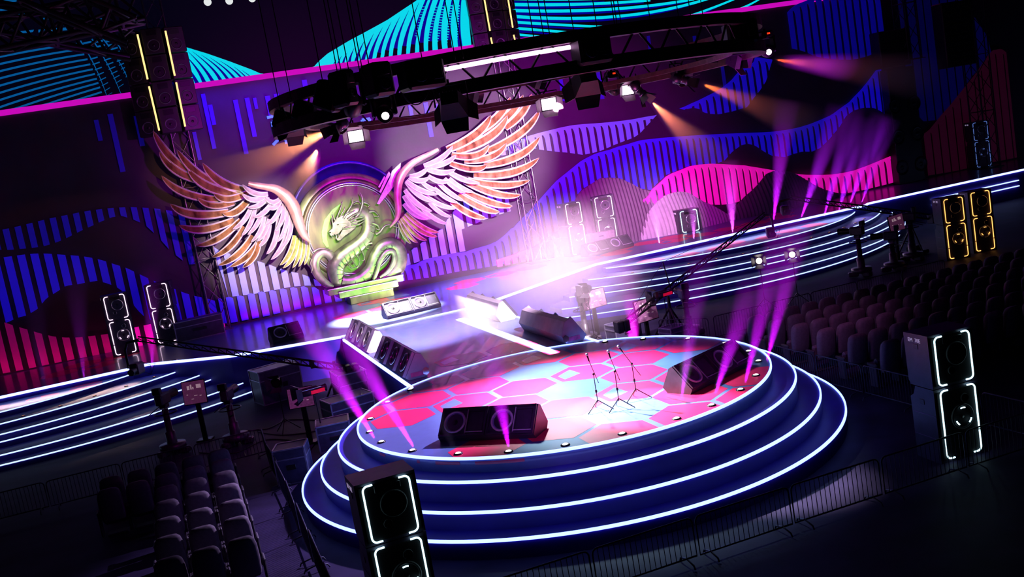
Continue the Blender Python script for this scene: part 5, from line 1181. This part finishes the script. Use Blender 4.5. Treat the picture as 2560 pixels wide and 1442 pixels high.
for i, (p, lab) in enumerate((((1291, 660), 'left one of the pair'), ((1312, 655), 'right one of the pair'))):
    B = atz(p, ZD); t = thing('floor_lamp_spot', 'small lit uplight at the foot of the right lattice tower, '+lab, 'stage lamp', B, 0, 'small uplights by the tower foot')
    MB().box((0, 0, .04), (.4, .3, .08)).build('base', M_BLACKM, t); Mx = Matrix.Translation((0, -.02, .35)) @ Matrix.Rotation(math.radians(60), 4, 'X')
    MB().lathe([(0, -.25), (.15, -.22), (.19, .2)], Mx, 12).build('housing', M_BLACKM, t); MB().lathe([(0, .17), (.15, .17)], Mx, 12).build('lens', M_LENS, t)
# flight cases
M_CASE = pm('flight_case_panel', (62, 56, 88), .45, .1, .3, 5, .05); M_EDGE = pm('flight_case_edge', (150, 145, 170), .35, .7)
def case(label, x, y, w, d, h, rot, z=0, handle=False):
    t = thing('flight_case', label, 'case', (x, y, z), rot, 'flight cases on the floor')
    b = MB().box((0, 0, h/2), (w, d, h), None, 0, .01).build('case_body', M_CASE, t)
    e = MB()
    for sx in (-1, 1):
        for sy in (-1, 1): e.box((sx*w/2, sy*d/2, h/2), (.05, .05, h))
        for zz_ in (.02, h, h*.72): e.box((sx*w/2, 0, zz_), (.05, d, .045))
    for sy in (-1, 1):
        for zz_ in (.02, h, h*.72): e.box((0, sy*d/2, zz_), (w, .05, .045))
    e.build('edge_trim', M_EDGE, t)
    MB().box((0, -d/2-.01, h*.48), (w*.3, .03, h*.14), None, 0, .01).build('handle', M_DUST, t)
    for sx in (-1, 1): MB().ball((sx*w/2, -d/2, h), .045, 8).build('corner_ball', M_EDGE, t)
    return t
case('big dark flight case before the left stairs, left of the walkway', -7.0, 17.6, 1.9, 1.3, 1.5, .25)
case('dark flight case beside the walkway, lit by a magenta beam', -4.55, 12.3, 1.15, 1.5, 1.55, .05)
case('low wide flight case near the rear rim of the round stage', -5.2, 9.4, 1.7, 1.2, 1.15, .18)
case('dark flight case left of the low wide one, behind the round stage', -6.2, 6.9, 1.15, 1.1, .95, -.15)
case('blue-lit flight case with a black handle beside the left barriers', -8.0, 4.15, 1.0, .9, 1.15, -.28)
case('dark small case on the floor below the red-labelled lamp behind the round stage', 8.95, 9.6, .9, .8, .7, .2)
case('pale case in the haze under the hazy picture screen', 7.9, 12.4, 1.3, .9, .8, .1)
case('plain dark case between the walkway and the hazy studio camera', 5.2, 12.2, 1.2, .9, .9, -.1)
case('dark case on the left main stage beside the lattice tower foot', -9.6, 30.6, 2.6, 1.0, 1.1, .1, ZD)
# cables on the floor
for i, pts in enumerate((((-9.5, 13.5), (-8.2, 12.2), (-7.2, 12.8), (-6, 11.2)), ((-8.5, 12), (-7.6, 10.4), (-6.2, 9.8), (-5.9, 11)), ((-10.8, 11), (-9.6, 9.6), (-8.4, 10.4), (-7.4, 9.2)))):
    P = smooth([(x, y, .02) for x, y in pts], 8); o = MB().tube(P, .025, 5).build('floor_cable', M_BLACK, None, tuple(P[0])); tag(o, 'black cable winding over the floor left of the round stage, '+('longest', 'nearest the lamp tripod', 'nearest the left barriers')[i], 'cable', 'cables on the floor')
# ================================================================== HAZE
def nd(nt, t, **kw):
    n = nt.nodes.new(t)
    for k, v in kw.items(): setattr(n, k, v)
    return n
def mth(nt, op, a, b=None, clamp=False):
    n = nt.nodes.new('ShaderNodeMath'); n.operation = op; n.use_clamp = clamp
    for i, v in enumerate((a, b)):
        if v is None: continue
        if isinstance(v, (int, float)): n.inputs[i].default_value = v
        else: nt.links.new(v, n.inputs[i])
    return n.outputs[0]
def hazemat(name, density, kind, col=(255, 255, 255)):
    """scattering haze, thickest at the heart of its cone (beam) or ball (cloud), thinning to nothing at its skin"""
    m = bpy.data.materials.new(name); m.use_nodes = True; nt = m.node_tree; nt.nodes.clear()
    out = nt.nodes.new('ShaderNodeOutputMaterial'); v = nt.nodes.new('ShaderNodeVolumeScatter')
    v.inputs['Color'].default_value = lin(col)+(1,)
    tc = nt.nodes.new('ShaderNodeTexCoord'); sx = nt.nodes.new('ShaderNodeSeparateXYZ'); nt.links.new(tc.outputs['Object'], sx.inputs[0])
    x, y, z = sx.outputs; r2 = mth(nt, 'ADD', mth(nt, 'MULTIPLY', x, x), mth(nt, 'MULTIPLY', y, y))
    if kind == 'beam':
        rz = mth(nt, 'ADD', mth(nt, 'MULTIPLY', z, .86), .14)
        rad_ = mth(nt, 'SUBTRACT', 1., mth(nt, 'DIVIDE', r2, mth(nt, 'MULTIPLY', rz, rz)), True)
        dn = mth(nt, 'MULTIPLY', mth(nt, 'MULTIPLY', rad_, mth(nt, 'POWER', mth(nt, 'SUBTRACT', 1., z, True), .7)), density)
    else:
        q = mth(nt, 'SUBTRACT', 1., mth(nt, 'ADD', r2, mth(nt, 'MULTIPLY', z, z)), True)
        dn = mth(nt, 'MULTIPLY', mth(nt, 'MULTIPLY', q, q), density)
    nt.links.new(dn, v.inputs['Density']); nt.links.new(v.outputs[0], out.inputs['Volume'])
    return m
M_HZ = hazemat('beam_haze', .10, 'beam'); M_HZD = hazemat('thick_beam_haze', .38, 'beam')
_bm = [None]
def beam(base, tip, r1, power, col, blend=.8, thick=False):
    """a lamp beam: a real narrow spot at base shining to tip, through haze shaped to its cone"""
    b, t_ = Vector(base), Vector(tip); d = t_-b; L = d.length
    o = MB().cyl((0, 0, 0), (0, 0, 1), .14, 1, 20).build('beam_haze', M_HZD if thick else M_HZ)
    o.location = b; o.rotation_euler = d.to_track_quat('Z', 'Y').to_euler(); o.scale = (r1, r1, L)
    tag(o, kind='stuff', label='stage haze shaped into the cone of a narrow lamp beam', cat='haze', group='hazy lamp beams')
    spot(b-d.normalized()*.02, t_, power, col, 2*math.atan(r1/L)*1.1, blend, .03)
def floorbeam(bp, tp, y_off, power, r1, col=(235, 10, 235), z=ZD+.06):
    B = atz(bp, z); T = aty(tp, B.y+y_off); T = B+(T-B)*1.2; beam(B, T, r1*1.05, power*1.0, (int(col[0]*.82), col[1], col[2]))
for bp, tp, yo, pw, r1 in (((938, 1098), (745, 785), 1, 30000, .6), ((1034, 1117), (825, 775), 1, 36000, .6), ((1141, 1130), (1010, 860), .6, 14000, .5), ((1272, 1120), (1225, 860), .6, 9000, .55),
                           ((1703, 1000), (1755, 640), .8, 8000, .6), ((1788, 984), (1870, 740), .6, 12000, .5), ((1863, 956), (1950, 600), .8, 14000, .6), ((1917, 905), (2010, 520), 1, 14000, .7)):
    floorbeam(bp, tp, yo, pw, r1)
# upright beams from the front of the main stage
for bp, tp, yo, pw, r1, col in (((1934, 552), (1962, 300), -.5, 30000, 1.0, (225, 20, 235)), ((2003, 545), (2085, 310), -.5, 26000, 1.0, (200, 20, 230)), ((2060, 540), (2125, 310), -.5, 22000, .9, (190, 20, 230)), ((2097, 527), (2150, 330), -.5, 16000, .9, (180, 20, 225)), ((2125, 510), (2190, 320), -.5, 16000, .9, (180, 20, 225)), ((2155, 505), (2215, 330), -.5, 12000, .8, (180, 20, 225)),
                                ((1832, 582), (1824, 430), -.3, 22000, .8, (255, 60, 225)), ((1735, 600), (1730, 460), -.3, 9000, .7, (255, 90, 225)), ((1648, 608), (1630, 470), -.3, 9000, .8, (255, 120, 225)), ((1484, 628), (1430, 470), -.3, 16000, .9, (255, 90, 225)),
                                ((1268, 640), (1215, 480), .1, 48000, .7, (130, 205, 235)), ((1308, 640), (1275, 420), .1, 56000, .8, (130, 205, 235)), ((1372, 625), (1440, 380), .1, 64000, .9, (140, 200, 235)),
                                ((489, 742), (345, 560), .0, 21000, .9, (70, 110, 205)), ((588, 745), (603, 640), .0, 15000, .5, (90, 150, 215)), ((465, 745), (405, 640), .0, 12000, .6, (60, 90, 190)),
                                ((381, 922), (377, 700), -.3, 7000, .7, (190, 15, 190)), ((210, 948), (188, 700), -.3, 4500, .8, (140, 15, 150)), ((112, 965), (85, 760), -.3, 3000, .8, (110, 20, 130))):
    floorbeam(bp, tp, yo, pw, r1, col)
# broad magenta beam behind the round stage
B = atz((1592, 885), .1); beam(B, aty((1563, 735), B.y+.3), .75, 12000, (240, 20, 230))
# amber beams from the ring's profile spots
for a, ya, b, yb, r1, pw, col in (((838, 322), .6, (540, 448), 10, 1.15, 40000, (255, 150, 90)), ((796, 368), .6, (728, 510), 10, .95, 26000, (255, 165, 110)), ((1622, 248), 2.8, (1800, 415), 9, 1.0, 22000, (255, 130, 80)), ((1745, 206), 1.0, (2040, 320), 9, 1.05, 16000, (255, 110, 60)), ((1928, 148), -3.2, (2330, 195), 4, 1.1, 9000, (255, 90, 40))):
    A, B = aty(a, ya), aty(b, yb); beam(A+(B-A).normalized()*.35, B, r1, pw*.26, col, .8, True)
# haze cloud added for the white bloom right of the walkway, with its own spot
M_CL = hazemat('bloom_haze', .11, 'cloud', (255, 225, 248))
def cloud(c, r, mat, label):
    o = MB().ball((0, 0, 0), 1, 24).build('glow_haze', mat); o.location = c; o.scale = r; tag(o, label, 'haze', None, 'stuff'); return o
cloud((5.6, 13.8, 3.3), (6.0, 6.0, 3.9), M_CL, 'added haze cloud for the white glow over the right of the walkway and the stairs')
spot((5.0, 3.6, 10.4), (5.2, 13.6, 2.4), 52000, (255, 228, 245), math.radians(46), 1, .3)
# ================================================================== LIGHT
scn.view_settings.view_transform = 'Standard'; scn.view_settings.look = 'None'; scn.view_settings.gamma = 1; scn.view_settings.exposure = 0
scn.cycles.use_denoising = True
scn.cycles.max_bounces = 5; scn.cycles.diffuse_bounces = 2; scn.cycles.glossy_bounces = 2; scn.cycles.transparent_max_bounces = 8; scn.cycles.volume_bounces = 0
scn.cycles.sample_clamp_indirect = 4; scn.cycles.caustics_reflective = False; scn.cycles.caustics_refractive = False
W = bpy.data.worlds.new('hall_dark'); scn.world = W; W.use_nodes = True
W.node_tree.nodes['Background'].inputs[0].default_value = (.004, .002, .012, 1); W.node_tree.nodes['Background'].inputs[1].default_value = .2
rad = math.radians
# key lamps under the ring on the round stage
spot((-3.9, 3.6, 10.3), (.7, -4.2, ZD), 70000, (255, 250, 245), rad(19), .5, .1)
spot((1.2, 4.6, 10.3), (.7, -.1, ZD), 38000, (205, 248, 255), rad(56), 1, .3)
spot((4.4, 3.2, 10.3), (-3.6, .2, ZD), 26000, (215, 190, 255), rad(40), .6, .1)
# walkway pools
spot((-1, 5.2, 10.3), (-1.0, 15.5, ZD), 60000, (255, 215, 245), rad(36), 1, .3)
area((1.75, 10.9, 3.0), (1.75, 10.9, 0), 2200, (255, 252, 245), .2, 12.0, rad(16))  # unseen strip light added low over the walkway for its white streak
# medallion: white pool in front, green and white uplights
spot((.6, 5.2, 10.3), (.5, 26.3, ZD), 40000, (255, 250, 245), rad(10), .3, .1)
spot((1.6, 26.6, 2.2), (.2, 31.2, 5.4), 2600, (110, 255, 40), rad(80), .8, .2)
spot((2.6, 29.0, 2.0), (1.2, 31, 3.4), 900, (255, 255, 225), rad(95), .7, .1)
spot((-1.2, 28.8, 2.0), (-.6, 31, 3.0), 150, (225, 255, 190), rad(80), .7, .1)
# wings
spot((3.5, 4.9, 10.4), (8.0, 31, 9.7), 430000, (255, 240, 232), rad(25), .6, .15)
spot((-3.0, 5.0, 10.4), (-4.6, 31, 6.5), 90000, (255, 232, 215), rad(18), .8, .15)
spot((-5.0, 3.2, 10.4), (-8.0, 31, 10.6), 9000, (255, 185, 120), rad(12), .9, .15)
# magenta and blue washes on the back wall
spot((2, 7.4, 12), (2, 32.5, 10.0), 34000, (205, 8, 230), rad(66), 1, .6)
spot((8, 7.4, 12), (15, 32.5, 6.5), 42000, (225, 15, 220), rad(50), 1, .6)
area((2, 31.95, 2.1), (2, 32.6, 6.5), 300, (235, 10, 225), 18, .15)
area((-1.5, 31.4, 16.0), (-1.5, 32.5, 12.5), 420, (30, 20, 255), 15, .3, rad(110))
# white pool on the right part of the main stage, lit risers under the stage lip
spot((4.8, 3.4, 10.3), (8.5, 25.0, ZD), 60000, (255, 220, 250), rad(30), 1, .3)
area((22, 24.9, 2.3), (22, 23.6, 1.58), 160, (255, 235, 250), 17, .08, rad(50))
area((-20, 24.0, 2.2), (-20, 23.0, 1.58), 30, (255, 215, 205), 14, .08, rad(40))
# red-pink foot lights along the wall at the left, magenta on the audience
area((-18, 31.6, 1.95), (-18, 32.4, 2.6), 28, (255, 40, 140), 12, .08)
spot((4.5, -4.5, 10.3), (11.5, 2.0, 0), 2000, (200, 110, 190), rad(30), 1, .3)
spot((-4.5, -4.0, 10.3), (-9.5, 1, 0), 280, (160, 60, 210), rad(40), 1, .3)
spot((-5.4, 1.5, 10.3), (-6.5, 11.5, 0), 1200, (210, 20, 200), rad(60), 1, .3)
spot((5.4, 1.5, 10.3), (12, 12.5, 0), 1600, (190, 40, 220), rad(60), 1, .3)

spot((9, 3, 11), (19.2, 31.5, 3.2), 42000, (255, 225, 240), rad(16), .9, .2)  # added pinkish white spot brightening the pale ribbed mound
spot((-9, -19, 12), (-.5, -3.2, 2), 5000, (200, 120, 255), rad(18), 1, .3)  # added violet fill on the floor monitors, no fixture there
spot((1, 1.5, 2.6), (3.5, 6.5, 11), 900, (255, 150, 200), rad(110), 1, .3)  # added pink uplight brightening the back of the ring

spot((-.3, 23.0, 15.3), (-.3, 23.7, ZD), 140000, (255, 248, 245), rad(27), .4, .15)  # overhead spot added for the white deck pool, no fixture hangs there
spot((9.5, 22, 15.3), (9, 26, ZD), 26000, (255, 225, 250), rad(50), 1, .3)  # added steep spot, without a fixture, whitening the right deck
spot((-1.2, 19, 9), (.1, 31, 6), 17000, (165, 235, 85), rad(22), .7, .2)  # added green front fill against the magenta on the medallion
spot((6, 21.5, 3.2), (8.0, 32.5, 8.5), 9000, (230, 10, 225), rad(72), 1, .4)  # added low magenta spot for the wall behind the right wing
